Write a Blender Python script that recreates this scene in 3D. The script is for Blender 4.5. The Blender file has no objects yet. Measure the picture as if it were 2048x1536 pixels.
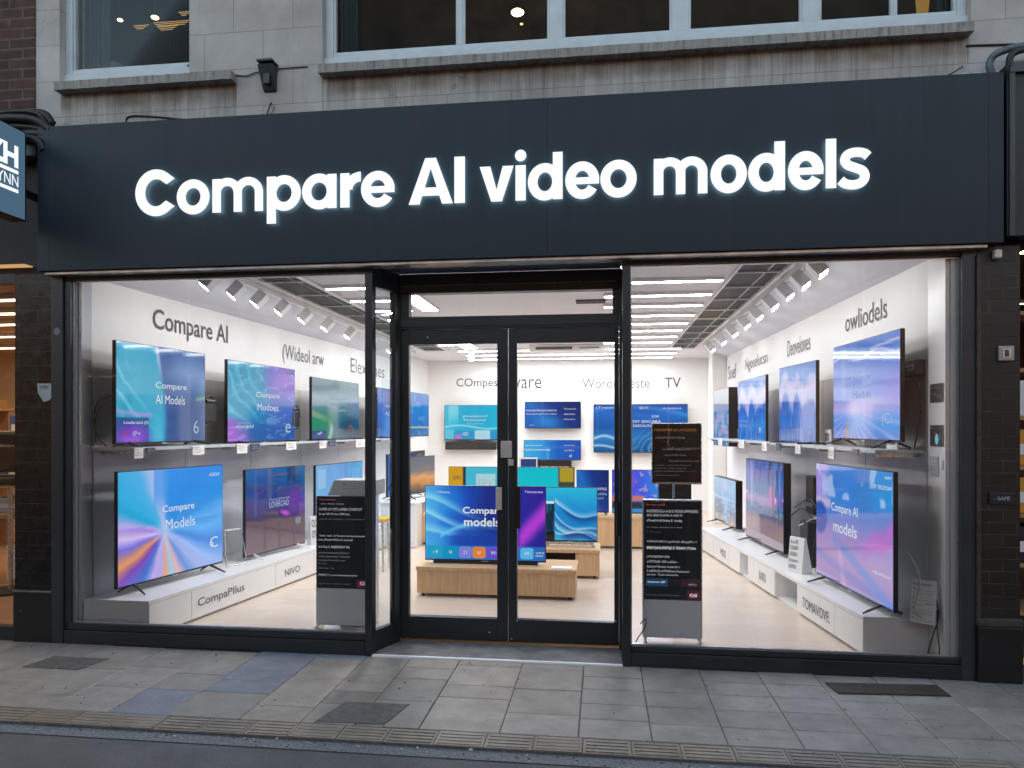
import bpy, bmesh, math, random
import numpy as np
from mathutils import Vector, Matrix
random.seed(7)
S = bpy.context.scene
C = S.collection
R = math.radians

# ------------------------------------------------------------------ nodes / materials
def srgb(r, g, b):
    f = lambda c: (c/255/12.92) if c/255 <= .04045 else ((c/255+.055)/1.055)**2.4
    return (f(r), f(g), f(b), 1)
class G:
    def __init__(s, name):
        s.m = bpy.data.materials.new(name); s.m.use_nodes = True
        s.t = s.m.node_tree; s.t.nodes.clear()
        s.out = s.n('ShaderNodeOutputMaterial')
    def n(s, typ, **kw):
        nd = s.t.nodes.new(typ)
        for k, v in kw.items(): setattr(nd, k, v)
        return nd
    def l(s, a, b): s.t.links.new(a, b)
    def set(s, sock, v):
        if hasattr(v, 'links') or isinstance(v, bpy.types.NodeSocket): s.l(v, sock)
        else: sock.default_value = v
    def coord(s, scale=(1, 1, 1), kind='Object'):
        tc = s.n('ShaderNodeTexCoord'); mp = s.n('ShaderNodeMapping'); mp.inputs['Scale'].default_value = scale
        s.l(tc.outputs[kind], mp.inputs[0]); return mp.outputs[0]
    def noise(s, vec, scale, detail=4, rough=.55):
        nd = s.n('ShaderNodeTexNoise'); s.l(vec, nd.inputs['Vector'])
        nd.inputs['Scale'].default_value = scale; nd.inputs['Detail'].default_value = detail; nd.inputs['Roughness'].default_value = rough
        return nd.outputs['Fac']
    def ramp(s, fac, stops):
        nd = s.n('ShaderNodeValToRGB'); s.l(fac, nd.inputs[0]); e = nd.color_ramp.elements
        while len(e) < len(stops): e.new(.5)
        for q, (p, c) in zip(e, stops): q.position = p; q.color = c if len(c) == 4 else (*c, 1)
        return nd.outputs[0]
    def mix(s, fac, a, b, typ='MIX'):
        nd = s.n('ShaderNodeMix', data_type='RGBA', blend_type=typ)
        s.set(nd.inputs[0], fac); s.set(nd.inputs[6], a); s.set(nd.inputs[7], b); return nd.outputs[2]
    def math(s, op, a, b=0., c=0.):
        nd = s.n('ShaderNodeMath', operation=op)
        for i, v in enumerate((a, b, c)): s.set(nd.inputs[i], v)
        return nd.outputs[0]
    def bump(s, h, strength=.3, dist=.005):
        nd = s.n('ShaderNodeBump'); nd.inputs['Strength'].default_value = strength; nd.inputs['Distance'].default_value = dist
        s.l(h, nd.inputs['Height']); return nd.outputs[0]
    def pbsdf(s, color, rough=.5, metal=0., normal=None, emit=None, estr=0., spec=.5):
        p = s.n('ShaderNodeBsdfPrincipled')
        s.set(p.inputs['Base Color'], color); s.set(p.inputs['Roughness'], rough); s.set(p.inputs['Metallic'], metal)
        p.inputs['Specular IOR Level'].default_value = spec
        if normal is not None: s.l(normal, p.inputs['Normal'])
        if emit is not None: s.set(p.inputs['Emission Color'], emit); p.inputs['Emission Strength'].default_value = estr
        s.l(p.outputs[0], s.out.inputs[0]); return s.m

def c4(c): return c if len(c) == 4 else (*c, 1)
def plain(name, col, rough=.5, metal=0., var=.12, scale=6., bump=0., spec=.5):
    g = G(name); v = g.coord(); nz = g.noise(v, scale)
    a = tuple(x*(1-var) for x in col[:3]) + (1,); b = tuple(min(1, x*(1+var)) for x in col[:3]) + (1,)
    col_ = g.ramp(nz, [(.3, a), (.7, b)])
    r_ = g.math('ADD', g.math('MULTIPLY', g.noise(v, scale*3), .16), rough-.08)
    nm = g.bump(g.noise(v, scale*12), bump) if bump else None
    return g.pbsdf(col_, r_, metal, nm, spec=spec)
def emis(name, col, strength, sample=True):
    g = G(name); e = g.n('ShaderNodeEmission'); e.inputs[0].default_value = c4(col); e.inputs[1].default_value = strength
    g.l(e.outputs[0], g.out.inputs[0])
    g.m.cycles.emission_sampling = 'FRONT_BACK' if sample else 'NONE'
    return g.m
def glassmat(name, tint, refl=1.0, rough=0.0, dirt=0.):
    g = G(name)
    t = g.n('ShaderNodeBsdfTransparent'); t.inputs[0].default_value = c4(tint)
    gl = g.n('ShaderNodeBsdfGlossy'); gl.inputs['Roughness'].default_value = rough
    fr = g.n('ShaderNodeFresnel'); fr.inputs[0].default_value = 1.5
    k = g.math('MULTIPLY', fr.outputs[0], refl)
    mx = g.n('ShaderNodeMixShader'); g.l(k, mx.inputs[0]); g.l(t.outputs[0], mx.inputs[1]); g.l(gl.outputs[0], mx.inputs[2])
    out = mx.outputs[0]
    if dirt:
        d = g.n('ShaderNodeBsdfDiffuse'); d.inputs[0].default_value = (.5, .5, .5, 1)
        m2 = g.n('ShaderNodeMixShader'); v = g.coord((1, 1, .35))
        fac = g.math('MULTIPLY', g.ramp(g.noise(v, 3, 8, .7), [(.5, (0, 0, 0)), (.8, (1, 1, 1))]), dirt)
        g.l(fac, m2.inputs[0]); g.l(out, m2.inputs[1]); g.l(d.outputs[0], m2.inputs[2]); out = m2.outputs[0]
    g.l(out, g.out.inputs[0]); return g.m

M = {}
M['frame'] = plain('frame_paint', (.013, .017, .0195), .38, 0, .25, 5)
M['frame2'] = plain('frame_paint_lighter', (.021, .027, .031), .35, 0, .2, 4)
M['alu'] = plain('aluminium', (.55, .56, .57), .3, .9, .1, 20)
M['black'] = plain('black_plastic', (.008, .008, .009), .35, 0, .3, 10)
M['blackm'] = plain('black_matt', (.012, .012, .013), .7, 0, .3, 10)
M['white'] = plain('white_laminate', (.86, .85, .84), .35, 0, .02, 2)
M['whitewall'] = plain('white_wall', (.86, .845, .83), .75, 0, .02, 1.2, .03)
M['ceil'] = plain('ceiling_white', (.80, .79, .80), .8, 0, .02, 1.5)
M['lav'] = plain('soffit_lavender', (.72, .74, .83), .8, 0, .02, 1.5)
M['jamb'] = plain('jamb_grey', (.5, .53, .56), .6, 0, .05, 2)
M['kgrey'] = plain('kiosk_grey', (.76, .79, .81), .45, 0, .03, 3)
M['grey'] = plain('grey_panel', (.50, .525, .55), .45, 0, .03, 3)
M['silver'] = plain('silver', (.6, .6, .6), .28, .85, .05, 12)
M['card'] = plain('card_white', (.82, .81, .8), .6, 0, .02, 8)
M['cardk'] = plain('card_black', (.018, .02, .026), .5, 0, .1, 8)
M['cardn'] = plain('card_navy', (.02, .035, .10), .5, 0, .1, 8)
M['ink'] = plain('ink_grey', (.05, .055, .065), .6, 0, .1, 8)
M['inkm'] = plain('ink_mid', (.10, .105, .115), .6, 0, .1, 8)
M['inkl'] = plain('ink_pale', (.16, .16, .17), .6, 0, .1, 8)
M['red'] = plain('red_print', (.35, .03, .05), .5, 0, .1, 8)
M['bluep'] = plain('blue_print', (.03, .22, .5), .5, 0, .1, 8)
M['wine'] = plain('wine_print', (.12, .02, .05), .5, 0, .1, 8)
M['whiteframe'] = plain('window_frame_white', (.50, .55, .58), .45, 0, .08, 9, .05)
M['cable'] = plain('cable_black', (.01, .01, .011), .45, 0, .2, 30)
M['cablew'] = plain('cable_white', (.6, .58, .5), .5, 0, .05, 30)
M['glass'] = glassmat('shop_glass', (.96, .97, .97), 1.15, 0, .05)
M['glass_up'] = glassmat('upper_glass', (.85, .88, .88), .06, 0, .0)
M['glass_green'] = glassmat('return_glass', (.84, .90, .92), 2.6, 0, .05)
M['lamp'] = emis('lamp_white', (.95, .975, 1), 54)
M['spot'] = emis('spot_white', (1, .975, .95), 85)
M['warmlamp'] = emis('lamp_warm', (1, .6, .25), 30)
M['warmdot'] = emis('dot_warm', (1, .55, .18), 5)
M['sign'] = emis('sign_letter', (.96, .985, 1), 1.08)
M['signrim'] = emis('sign_letter_rim', (.78, .90, 1), .95)
M['signside'] = emis('sign_letter_halo', (.60, .88, 1), 5.5)
M['tw'] = emis('text_white', (.85, .88, .92), .85, False)
M['tl'] = emis('text_lightblue', (.55, .75, .95), .7, False)
M['tk'] = plain('text_dim', (.45, .47, .5), .6, 0, .1, 9)
M['tlit'] = emis('text_kiosk', (.62, .64, .68), .7, False)
M['tdim'] = emis('text_kiosk_dim', (.45, .47, .5), .3, False)
M['to'] = emis('text_orange', (.9, .38, .10), .32, False)
M['tr'] = emis('text_red', (.9, .2, .12), .4, False)

def screen_mat():
    g = G('screen_picture'); a = g.n('ShaderNodeAttribute', attribute_name='picture')
    m = g.pbsdf((.004, .004, .005, 1), .12, 0, None, a.outputs['Color'], .95, .5)
    m.cycles.emission_sampling = 'NONE'; return m
M['screen'] = screen_mat()
def screen_mat_gloss():
    g = G('screen_picture_glossy'); a = g.n('ShaderNodeAttribute', attribute_name='picture')
    m = g.pbsdf((.004, .004, .005, 1), .06, 0, None, a.outputs['Color'], .9, 1.0)
    m.cycles.emission_sampling = 'NONE'; return m
M['screeng'] = screen_mat_gloss()
M['kscreen'] = plain('kiosk_screen', (.008, .011, .015), .25, 0, .2, 2)

def stone():
    g = G('pale_stone'); v = g.coord()
    sep = g.n('ShaderNodeSeparateXYZ'); g.l(v, sep.inputs[0])
    cmb = g.n('ShaderNodeCombineXYZ'); g.l(sep.outputs[0], cmb.inputs[0]); g.l(sep.outputs[2], cmb.inputs[1])
    br = g.n('ShaderNodeTexBrick', offset=.5, offset_frequency=2); mp = g.n('ShaderNodeMapping'); mp.inputs['Location'].default_value = (2.604, -4.095, 0)
    g.l(cmb.outputs[0], mp.inputs[0]); g.l(mp.outputs[0], br.inputs['Vector'])
    br.inputs['Scale'].default_value = 1; br.inputs['Brick Width'].default_value = .443; br.inputs['Row Height'].default_value = .265
    br.inputs['Mortar Size'].default_value = .0025; br.inputs['Mortar Smooth'].default_value = .35
    br.inputs['Color1'].default_value = (.465, .44, .425, 1); br.inputs['Color2'].default_value = (.505, .48, .46, 1); br.inputs['Mortar'].default_value = (.27, .245, .23, 1)
    big = g.ramp(g.noise(v, 2.2, 6, .6), [(.3, (.70, .68, .66)), (.7, (1.05, 1.05, 1.05))])
    col = g.mix(1, br.outputs[0], big, 'MULTIPLY')
    vs = g.coord((16, 4, .55)); st = g.noise(vs, 1.6, 7, .65)
    vs2 = g.coord((1, 1, .5)); st2 = g.noise(vs2, 4, 5, .6)
    z = sep.outputs[2]
    def win(lo, hi, x0, x1):
        d = g.n('ShaderNodeMapRange'); d.inputs[1].default_value = lo; d.inputs[2].default_value = hi; g.l(z, d.inputs[0])
        up = g.math('LESS_THAN', z, 4.02); a = g.math('GREATER_THAN', sep.outputs[0], x0); b = g.math('LESS_THAN', sep.outputs[0], x1)
        return g.math('MULTIPLY', g.math('MULTIPLY', d.outputs[0], up), g.math('MULTIPLY', a, b))
    reg = g.math('MAXIMUM', win(3.62, 3.99, -3.95, -2.58), win(3.62, 3.99, -1.95, 2.28))
    stain = g.math('MULTIPLY', reg, g.ramp(st, [(.36, (0, 0, 0)), (.62, (1, 1, 1))]))
    col = g.mix(g.math('MULTIPLY', stain, .75), col, (.085, .062, .048, 1))
    bm_ = g.n('ShaderNodeMapRange', interpolation_type='SMOOTHSTEP'); bm_.inputs[1].default_value = .60; bm_.inputs[2].default_value = .80; g.l(reg, bm_.inputs[0])
    brown = g.math('MULTIPLY', bm_.outputs[0], g.ramp(st2, [(.35, (.15, .15, .15)), (.6, (1, 1, 1))]))
    col = g.mix(g.math('MULTIPLY', brown, .75), col, (.15, .095, .058, 1))
    gen = g.ramp(g.noise(g.coord((9, 4, 1.2)), 2.1, 8, .7), [(.56, (0, 0, 0)), (.72, (1, 1, 1))])
    col = g.mix(g.math('MULTIPLY', gen, .2), col, (.14, .12, .10, 1))
    spk = g.ramp(g.noise(v, 38, 2, .5), [(.70, (0, 0, 0)), (.76, (1, 1, 1))])
    col = g.mix(g.math('MULTIPLY', spk, .45), col, (.1, .08, .07, 1))
    # hairline cracks
    vo = g.n('ShaderNodeTexVoronoi', feature='DISTANCE_TO_EDGE'); wv = g.n('ShaderNodeVectorMath', operation='ADD')
    nz = g.n('ShaderNodeTexNoise'); nz.inputs['Scale'].default_value = 3; g.l(v, nz.inputs['Vector']); g.l(v, wv.inputs[0]); g.l(nz.outputs['Color'], wv.inputs[1])
    g.l(wv.outputs[0], vo.inputs['Vector']); vo.inputs['Scale'].default_value = 1.3
    ck = g.ramp(vo.outputs['Distance'], [(.0, (1, 1, 1)), (.006, (0, 0, 0))])
    col = g.mix(g.math('MULTIPLY', g.math('MULTIPLY', ck, g.ramp(g.noise(v, 1.1), [(.5, (0, 0, 0)), (.6, (1, 1, 1))])), .6), col, (.08, .07, .06, 1))
    h = g.math('ADD', g.math('MULTIPLY', g.noise(v, 55, 4), .4), g.math('MULTIPLY', br.outputs['Fac'], -1.2))
    return g.pbsdf(col, .85, 0, g.bump(h, .35, .004))
M['stone'] = stone()
def sillstone():
    g = G('sill_stone'); v = g.coord(); st = g.noise(g.coord((20, 6, 3)), 1.5, 7, .7)
    col = g.ramp(st, [(.3, (.10, .09, .08)), (.48, (.26, .245, .225)), (.7, (.37, .355, .335))])
    return g.pbsdf(col, .9, 0, g.bump(g.noise(v, 40, 5), .5, .006))
M['sillstone'] = sillstone()
def brick(name, c1, c2, mortar, bw, rh, ms, rough, bumpk=.6, loc=(0, 0, 0), gloss=None):
    g = G(name); v = g.coord(); sep = g.n('ShaderNodeSeparateXYZ'); g.l(v, sep.inputs[0])
    cmb = g.n('ShaderNodeCombineXYZ'); g.l(g.math('ADD', sep.outputs[0], sep.outputs[1]), cmb.inputs[0]); g.l(sep.outputs[2], cmb.inputs[1])
    br = g.n('ShaderNodeTexBrick'); g.l(cmb.outputs[0], br.inputs['Vector'])
    br.inputs['Scale'].default_value = 1; br.inputs['Brick Width'].default_value = bw; br.inputs['Row Height'].default_value = rh
    br.inputs['Mortar Size'].default_value = ms; br.inputs['Mortar Smooth'].default_value = .3
    br.inputs['Color1'].default_value = c4(c1); br.inputs['Color2'].default_value = c4(c2); br.inputs['Mortar'].default_value = c4(mortar)
    col = g.mix(1, br.outputs[0], g.ramp(g.noise(v, 9, 6, .65), [(.3, (.6, .6, .6)), (.7, (1.15, 1.15, 1.15))]), 'MULTIPLY')
    # worn lime bloom and orange rust along some joints
    wear = g.math('MULTIPLY', br.outputs['Fac'], g.ramp(g.noise(v, 3.5, 3), [(.5, (0, 0, 0)), (.62, (1, 1, 1))]))
    col = g.mix(g.math('MULTIPLY', wear, .6), col, (.10, .055, .03, 1))
    rg = g.math('ADD', g.math('MULTIPLY', g.noise(v, 14, 5), .35), rough-.15)
    h = g.math('ADD', g.math('MULTIPLY', br.outputs['Fac'], -1.), g.math('MULTIPLY', g.noise(v, 30, 4), .35))
    return g.pbsdf(col, rg, 0, g.bump(h, bumpk, .005))
M['brick'] = brick('brown_brick', (.05, .026, .02), (.085, .042, .032), (.13, .09, .07), .215, .075, .008, .85)
M['dkbrick'] = brick('black_glazed_brick', (.007, .0055, .0045), (.013, .010, .008), (.022, .015, .011), .16, .075, .004, .42, .7)
M['dktile'] = brick('black_glazed_tile', (.0025, .0023, .0023), (.004, .0036, .0035), (.0045, .004, .0037), .30, .10, .002, .25, .2)
def chipped(name):
    g = G(name); v = g.coord(); ch = g.ramp(g.noise(v, 7, 8, .7), [(.62, (0, 0, 0)), (.68, (1, 1, 1))])
    col = g.mix(ch, (.009, .008, .008, 1), (.10, .08, .06, 1))
    return g.pbsdf(col, g.math('ADD', g.math('MULTIPLY', ch, .4), .3), 0, g.bump(g.noise(v, 20, 6), .4, .004))
M['chip'] = chipped('chipped_black_base')
def fascia():
    g = G('fascia_metal'); v = g.coord(); st = g.noise(g.coord((14, 4, .5)), 1.3, 6, .6)
    col = g.ramp(st, [(.3, (.0075, .0155, .023)), (.7, (.0105, .0205, .030))])
    rg = g.math('ADD', g.math('MULTIPLY', g.noise(v, 2.5, 5), .14), .36)
    return g.pbsdf(col, rg, 0, None, spec=.3)
M['fascia'] = fascia()
def wood(name, c1, c2, scale=(1, 1, 1), rough=.45):
    g = G(name); v = g.coord(scale); w = g.noise(v, 3, 8, .65)
    g2 = g.noise(g.coord((scale[0]*.3, scale[1]*.3, scale[2]*.3)), 2, 2)
    col = g.ramp(g.math('ADD', g.math('MULTIPLY', w, .75), g.math('MULTIPLY', g2, .25)), [(.32, c1), (.68, c2)])
    return g.pbsdf(col, rough, 0, g.bump(w, .08, .002))
M['oak'] = wood('oak_vertical_grain', (.55, .33, .165), (.78, .53, .30), (22, 22, 1.2))
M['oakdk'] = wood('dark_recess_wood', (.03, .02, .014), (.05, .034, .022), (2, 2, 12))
def shopfloor():
    g = G('pale_floor_boards'); v = g.coord(); br = g.n('ShaderNodeTexBrick'); g.l(v, br.inputs['Vector'])
    br.inputs['Scale'].default_value = 1; br.inputs['Brick Width'].default_value = 1.1; br.inputs['Row Height'].default_value = .19
    br.inputs['Mortar Size'].default_value = .0015
    br.inputs['Color1'].default_value = (.66, .545, .45, 1); br.inputs['Color2'].default_value = (.71, .59, .49, 1); br.inputs['Mortar'].default_value = (.56, .46, .38, 1)
    gr = g.noise(g.coord((1.5, 14, 1)), 3, 6, .6)
    col = g.mix(1, br.outputs[0], g.ramp(gr, [(.3, (.95, .95, .95)), (.7, (1.04, 1.04, 1.04))]), 'MULTIPLY')
    return g.pbsdf(col, .27, 0, None)
M['floor'] = shopfloor()
def metalpanel():
    g = G('brushed_back_panel'); v = g.coord(); st = g.noise(g.coord((3, 1.2, .25)), 1.6, 3, .5)
    col = g.ramp(st, [(.35, (.52, .495, .475)), (.65, (.72, .70, .69))])
    return g.pbsdf(col, .36, .25, None)
M['mpanel'] = metalpanel()
M['bpanel'] = plain('blue_grey_panel', (.78, .80, .88), .5, .0, .12, 1.2)
def paving():
    g = G('paving_slabs'); v = g.coord(); a = g.n('ShaderNodeAttribute', attribute_name='tint')
    n1 = g.ramp(g.noise(v, 7, 8, .65), [(.3, (.72, .72, .72)), (.7, (1.12, 1.12, 1.12))])
    n2 = g.ramp(g.noise(v, 140, 3, .6), [(.25, (.8, .8, .8)), (.75, (1.15, 1.15, 1.15))])
    col = g.mix(1, g.mix(1, a.outputs['Color'], n1, 'MULTIPLY'), n2, 'MULTIPLY')
    gum = g.n('ShaderNodeTexVoronoi'); g.l(v, gum.inputs['Vector']); gum.inputs['Scale'].default_value = 4.5; gum.inputs['Randomness'].default_value = 1
    gm = g.ramp(gum.outputs['Distance'], [(.045, (1, 1, 1)), (.06, (0, 0, 0))])
    col = g.mix(g.math('MULTIPLY', gm, .5), col, (.33, .32, .30, 1))
    dk = g.ramp(g.noise(v, 2.6, 5, .7), [(.55, (0, 0, 0)), (.75, (1, 1, 1))])
    col = g.mix(g.math('MULTIPLY', dk, .35), col, (.06, .055, .05, 1))
    rg = g.math('ADD', g.math('MULTIPLY', g.noise(v, 4, 6), .35), .38)
    return g.pbsdf(col, rg, 0, g.bump(g.math('ADD', g.noise(v, 90, 5), g.math('MULTIPLY', g.noise(v, 12, 4), .8)), .32, .004))
M['paving'] = paving()
M['mortar'] = plain('joint_dirt', (.10, .092, .085), .95, 0, .3, 30)
def asphalt():
    g = G('asphalt'); v = g.coord(); n = g.noise(v, 210, 3, .7); n2 = g.noise(v, 3, 6, .6)
    col = g.ramp(n, [(.3, (.055, .054, .055)), (.6, (.105, .103, .104)), (.8, (.22, .22, .22))])
    col = g.mix(1, col, g.ramp(n2, [(.3, (.7, .7, .72)), (.7, (1.25, 1.25, 1.25))]), 'MULTIPLY')
    return g.pbsdf(col, .72, 0, g.bump(n, .7, .006))
M['asphalt'] = asphalt()
def gutter():
    g = G('gutter_dust'); v = g.coord(); n = g.noise(v, 60, 6, .7)
    col = g.ramp(n, [(.35, (.08, .085, .09)), (.6, (.17, .175, .18)), (.78, (.36, .36, .36))])
    return g.pbsdf(col, .8, 0, g.bump(n, .6, .006))
M['gutter'] = gutter()
M['slate'] = plain('recess_slate', (.20, .19, .185), .9, 0, .25, 8, .3, .08)
M['curtain'] = plain('curtain_green_grey', (.06, .085, .082), .9, 0, .2, 3)
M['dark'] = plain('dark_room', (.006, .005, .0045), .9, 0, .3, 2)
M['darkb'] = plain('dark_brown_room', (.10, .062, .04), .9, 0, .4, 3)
M['warmwall'] = plain('warm_wall', (.62, .47, .34), .8, 0, .05, 2)
M['warmwood'] = wood('warm_wood', (.33, .18, .08), (.52, .32, .16), (2, 14, 14))
M['amber'] = plain('amber_box', (.7, .3, .03), .6, 0, .1, 4)
M['rust'] = plain('rust_cloth', (.35, .08, .03), .8, 0, .3, 12)
M['bluebag'] = plain('blue_bag', (.05, .14, .42), .5, 0, .3, 12)
M['yellow'] = plain('yellow_plastic', (.7, .4, .03), .4, 0, .1, 6)
M['plush'] = plain('pale_plush', (.12, .125, .12), .95, 0, .2, 20)
M['alarm'] = plain('alarm_grey', (.025, .028, .032), .5, 0, .3, 12, .1)
M['signblue'] = emis('projecting_sign_face', srgb(74, 102, 124), 1.0)
M['neighdark'] = plain('neighbour_fascia', (.008, .009, .011), .5, 0, .3, 3)
M['trim'] = plain('trim_metal', (.42, .38, .35), .32, .85, .35, 7)
M['soffit'] = plain('soffit_panel', (.16, .19, .30), .3, .3, .15, 2)
M['gritlight'] = plain('grit_pale', (.45, .44, .42), .9)
M['gritdark'] = plain('grit_dark', (.09, .085, .08), .9)
M['iron'] = plain('cast_iron', (.06, .052, .046), .6, .3, .3, 14, .3)
M['cap_y'] = plain('beige_lock', (.55, .48, .42), .4, .2, .1, 10)
M['capbeige'] = plain('beige_case', (.52, .50, .46), .5, 0, .05, 10)

# ------------------------------------------------------------------ mesh helpers
class MB:
    def __init__(s): s.v = []; s.f = []; s.mi = []; s.mats = []
    def _m(s, m):
        m = M[m] if isinstance(m, str) else m
        if m is None: return 0
        if m not in s.mats: s.mats.append(m)
        return s.mats.index(m)
    def add(s, vs, fs, m=None):
        o = len(s.v); s.v += [tuple(p) for p in vs]; k = s._m(m)
        for f in fs: s.f.append(tuple(i+o for i in f)); s.mi.append(k)
        return s
    def box(s, x0, x1, y0, y1, z0, z1, m=None, bev=0):
        if bev:
            bm = bmesh.new(); bmesh.ops.create_cube(bm, size=1)
            for q in bm.verts: q.co = Vector(((x0+x1)/2+q.co.x*(x1-x0), (y0+y1)/2+q.co.y*(y1-y0), (z0+z1)/2+q.co.z*(z1-z0)))
            bmesh.ops.bevel(bm, geom=bm.edges[:], offset=bev, segments=2, affect='EDGES', profile=.6)
            bm.verts.index_update()
            s.add([q.co[:] for q in bm.verts], [[q.index for q in f.verts] for f in bm.faces], m); bm.free(); return s
        return s.add([(x0, y0, z0), (x1, y0, z0), (x1, y1, z0), (x0, y1, z0), (x0, y0, z1), (x1, y0, z1), (x1, y1, z1), (x0, y1, z1)],
                     [(0, 3, 2, 1), (4, 5, 6, 7), (0, 1, 5, 4), (1, 2, 6, 5), (2, 3, 7, 6), (3, 0, 4, 7)], m)
    def quad(s, a, b, c, d, m=None): return s.add([a, b, c, d], [(0, 1, 2, 3)], m)
    def prism(s, pts, z0, z1, m=None):      # footprint (x,y) counter-clockwise
        n = len(pts)
        return s.add([(*p, z0) for p in pts]+[(*p, z1) for p in pts],
                     [tuple(range(n))[::-1], tuple(range(n, 2*n))]+[(i, (i+1) % n, (i+1) % n+n, i+n) for i in range(n)], m)
    def slab_xz(s, pts, y0, y1, m=None, side=None):    # outline (x,z) extruded along y, y0 front
        n = len(pts)
        s.add([(x, y0, z) for x, z in pts], [tuple(range(n))], m)
        s.add([(x, y0, z) for x, z in pts]+[(x, y1, z) for x, z in pts],
              [(i, i+n, (i+1) % n+n, (i+1) % n) for i in range(n)], 'signrim' if side == 'signside' else (side or m))
        s.add([(x, y1, z) for x, z in pts], [tuple(range(n))[::-1]], side or m)
        return s
    def strip_xz(s, outer, inner, y0, y1, m=None, side=None, closed=False):
        n = len(outer); rng = range(n if closed else n-1)
        vs = [(x, y, z) for y in (y0, y1) for ring in (outer, inner) for x, z in ring]
        o, i, O, I = 0, n, 2*n, 3*n
        s.add(vs, [(o+k, o+(k+1) % n, i+(k+1) % n, i+k) for k in rng], m)
        fs = [(o+(k+1) % n, o+k, O+k, O+(k+1) % n) for k in rng] + [(i+k, i+(k+1) % n, I+(k+1) % n, I+k) for k in rng]
        if not closed: fs += [(o, i, I, O), (o+n-1, O+n-1, I+n-1, i+n-1)]
        s.add(vs, fs, 'signrim' if side == 'signside' else (side or m)); s.add(vs, [(O+(k+1) % n, O+k, I+k, I+(k+1) % n) for k in rng], side or m); return s
    def tube(s, pts, r, n=8, m=None, caps=True):
        pts = [Vector(p) for p in pts]; rings = []; up = Vector((0, 0, 1))
        for i, p in enumerate(pts):
            d = (pts[min(i+1, len(pts)-1)]-pts[max(i-1, 0)]).normalized()
            a = d.cross(up)
            if a.length < .05: a = d.cross(Vector((1, 0, 0)))
            a.normalize(); b = d.cross(a)
            rr = r[i] if isinstance(r, (list, tuple)) else r
            rings.append([p+(a*math.cos(t)+b*math.sin(t))*rr for t in [2*math.pi*k/n for k in range(n)]])
        vs = [q for ring in rings for q in ring]; fs = []
        for i in range(len(pts)-1):
            for k in range(n): fs.append((i*n+k, i*n+(k+1) % n, (i+1)*n+(k+1) % n, (i+1)*n+k))
        if caps: fs += [tuple(range(n)), tuple(range((len(pts)-1)*n, len(pts)*n))[::-1]]
        return s.add(vs, fs, m)
    def sphere(s, c, r, m=None, n=12, sc=(1, 1, 1)):
        vs = []; fs = []
        for i in range(n//2+1):
            t = math.pi*i/(n//2)
            for k in range(n):
                p = 2*math.pi*k/n; vs.append((c[0]+r*sc[0]*math.sin(t)*math.cos(p), c[1]+r*sc[1]*math.sin(t)*math.sin(p), c[2]+r*sc[2]*math.cos(t)))
        for i in range(n//2):
            for k in range(n): fs.append((i*n+k, (i+1)*n+k, (i+1)*n+(k+1) % n, i*n+(k+1) % n))
        return s.add(vs, fs, m)
    def disc(s, c, r, axis='y', m=None, n=20):
        vs = []
        for k in range(n):
            a = 2*math.pi*k/n; u, w = r*math.cos(a), r*math.sin(a)
            vs.append((c[0]+u, c[1], c[2]+w) if axis == 'y' else (c[0]+u, c[1]+w, c[2]) if axis == 'z' else (c[0], c[1]+u, c[2]+w))
        return s.add(vs, [tuple(range(n))], m)
    def build(s, name, mat=None, parent=None, world=False, smooth=False):
        me = bpy.data.meshes.new(name)
        off = Vector(parent.location) if (parent is not None and world) else Vector((0, 0, 0))
        if parent is not None and world and parent.parent is not None: off = off+Vector(parent.parent.location)
        me.from_pydata([tuple(Vector(p)-off) for p in s.v], [], s.f)
        if s.mats:
            for m in s.mats: me.materials.append(m)
            me.polygons.foreach_set('material_index', s.mi)
        if mat is not None and not s.mats: me.materials.append(M[mat] if isinstance(mat, str) else mat)
        if smooth: me.polygons.foreach_set('use_smooth', [True]*len(me.polygons))
        me.update()
        o = bpy.data.objects.new(name, me); C.objects.link(o)
        if parent is not None: o.parent = parent
        return o
def tag(o, label=None, cat=None, group=None, kind=None):
    if label: o['label'] = label
    if cat: o['category'] = cat
    if group: o['group'] = group
    if kind: o['kind'] = kind
    return o
def thing(name, label, cat, loc=(0, 0, 0), rz=0, group=None):
    o = bpy.data.objects.new(name, None); C.objects.link(o); o.location = loc; o.rotation_euler = (0, 0, rz); o.empty_display_size = .1
    return tag(o, label, cat, group)
_tc = {}
def glyphs(txt, bold=0., spacing=1.):
    if 'M' in txt or 'W' in txt or 'w' in txt: bold = 0.
    k = (txt, bold, spacing)
    if k not in _tc:
        cu = bpy.data.curves.new('caption', 'FONT'); cu.body = txt; cu.offset = bold; cu.size = 1; cu.resolution_u = 3; cu.fill_mode = 'FRONT'; cu.space_character = spacing
        ob = bpy.data.objects.new('caption', cu); me = bpy.data.meshes.new_from_object(ob)
        vs = [tuple(v.co) for v in me.vertices]; fs = [tuple(p.vertices) for p in me.polygons]
        bpy.data.objects.remove(ob); bpy.data.curves.remove(cu); bpy.data.meshes.remove(me)
        xs = [v[0] for v in vs]; ys = [v[1] for v in vs]
        _tc[k] = (vs, fs, min(xs), max(xs), min(ys), max(ys))
    return _tc[k]
def put_text(mb, txt, o, u, w, h, m, bold=0., align='L', up=(0, 0, 1), flip=False):
    """text filling a box w wide (None: natural) and h high; o = lower-left corner, u = direction of writing"""
    vs, fs, x0, x1, y0, y1 = glyphs(txt, bold)
    sy = h/(y1-y0); sx = w/(x1-x0) if w else sy
    W = (x1-x0)*sx; o = Vector(o); u = Vector(u).normalized(); up = Vector(up).normalized()
    if align == 'C': o = o-u*W/2
    if align == 'R': o = o-u*W
    mb.add([o+u*((v[0]-x0)*sx)+up*((v[1]-y0)*sy) for v in vs], fs, m)
    return W
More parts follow.
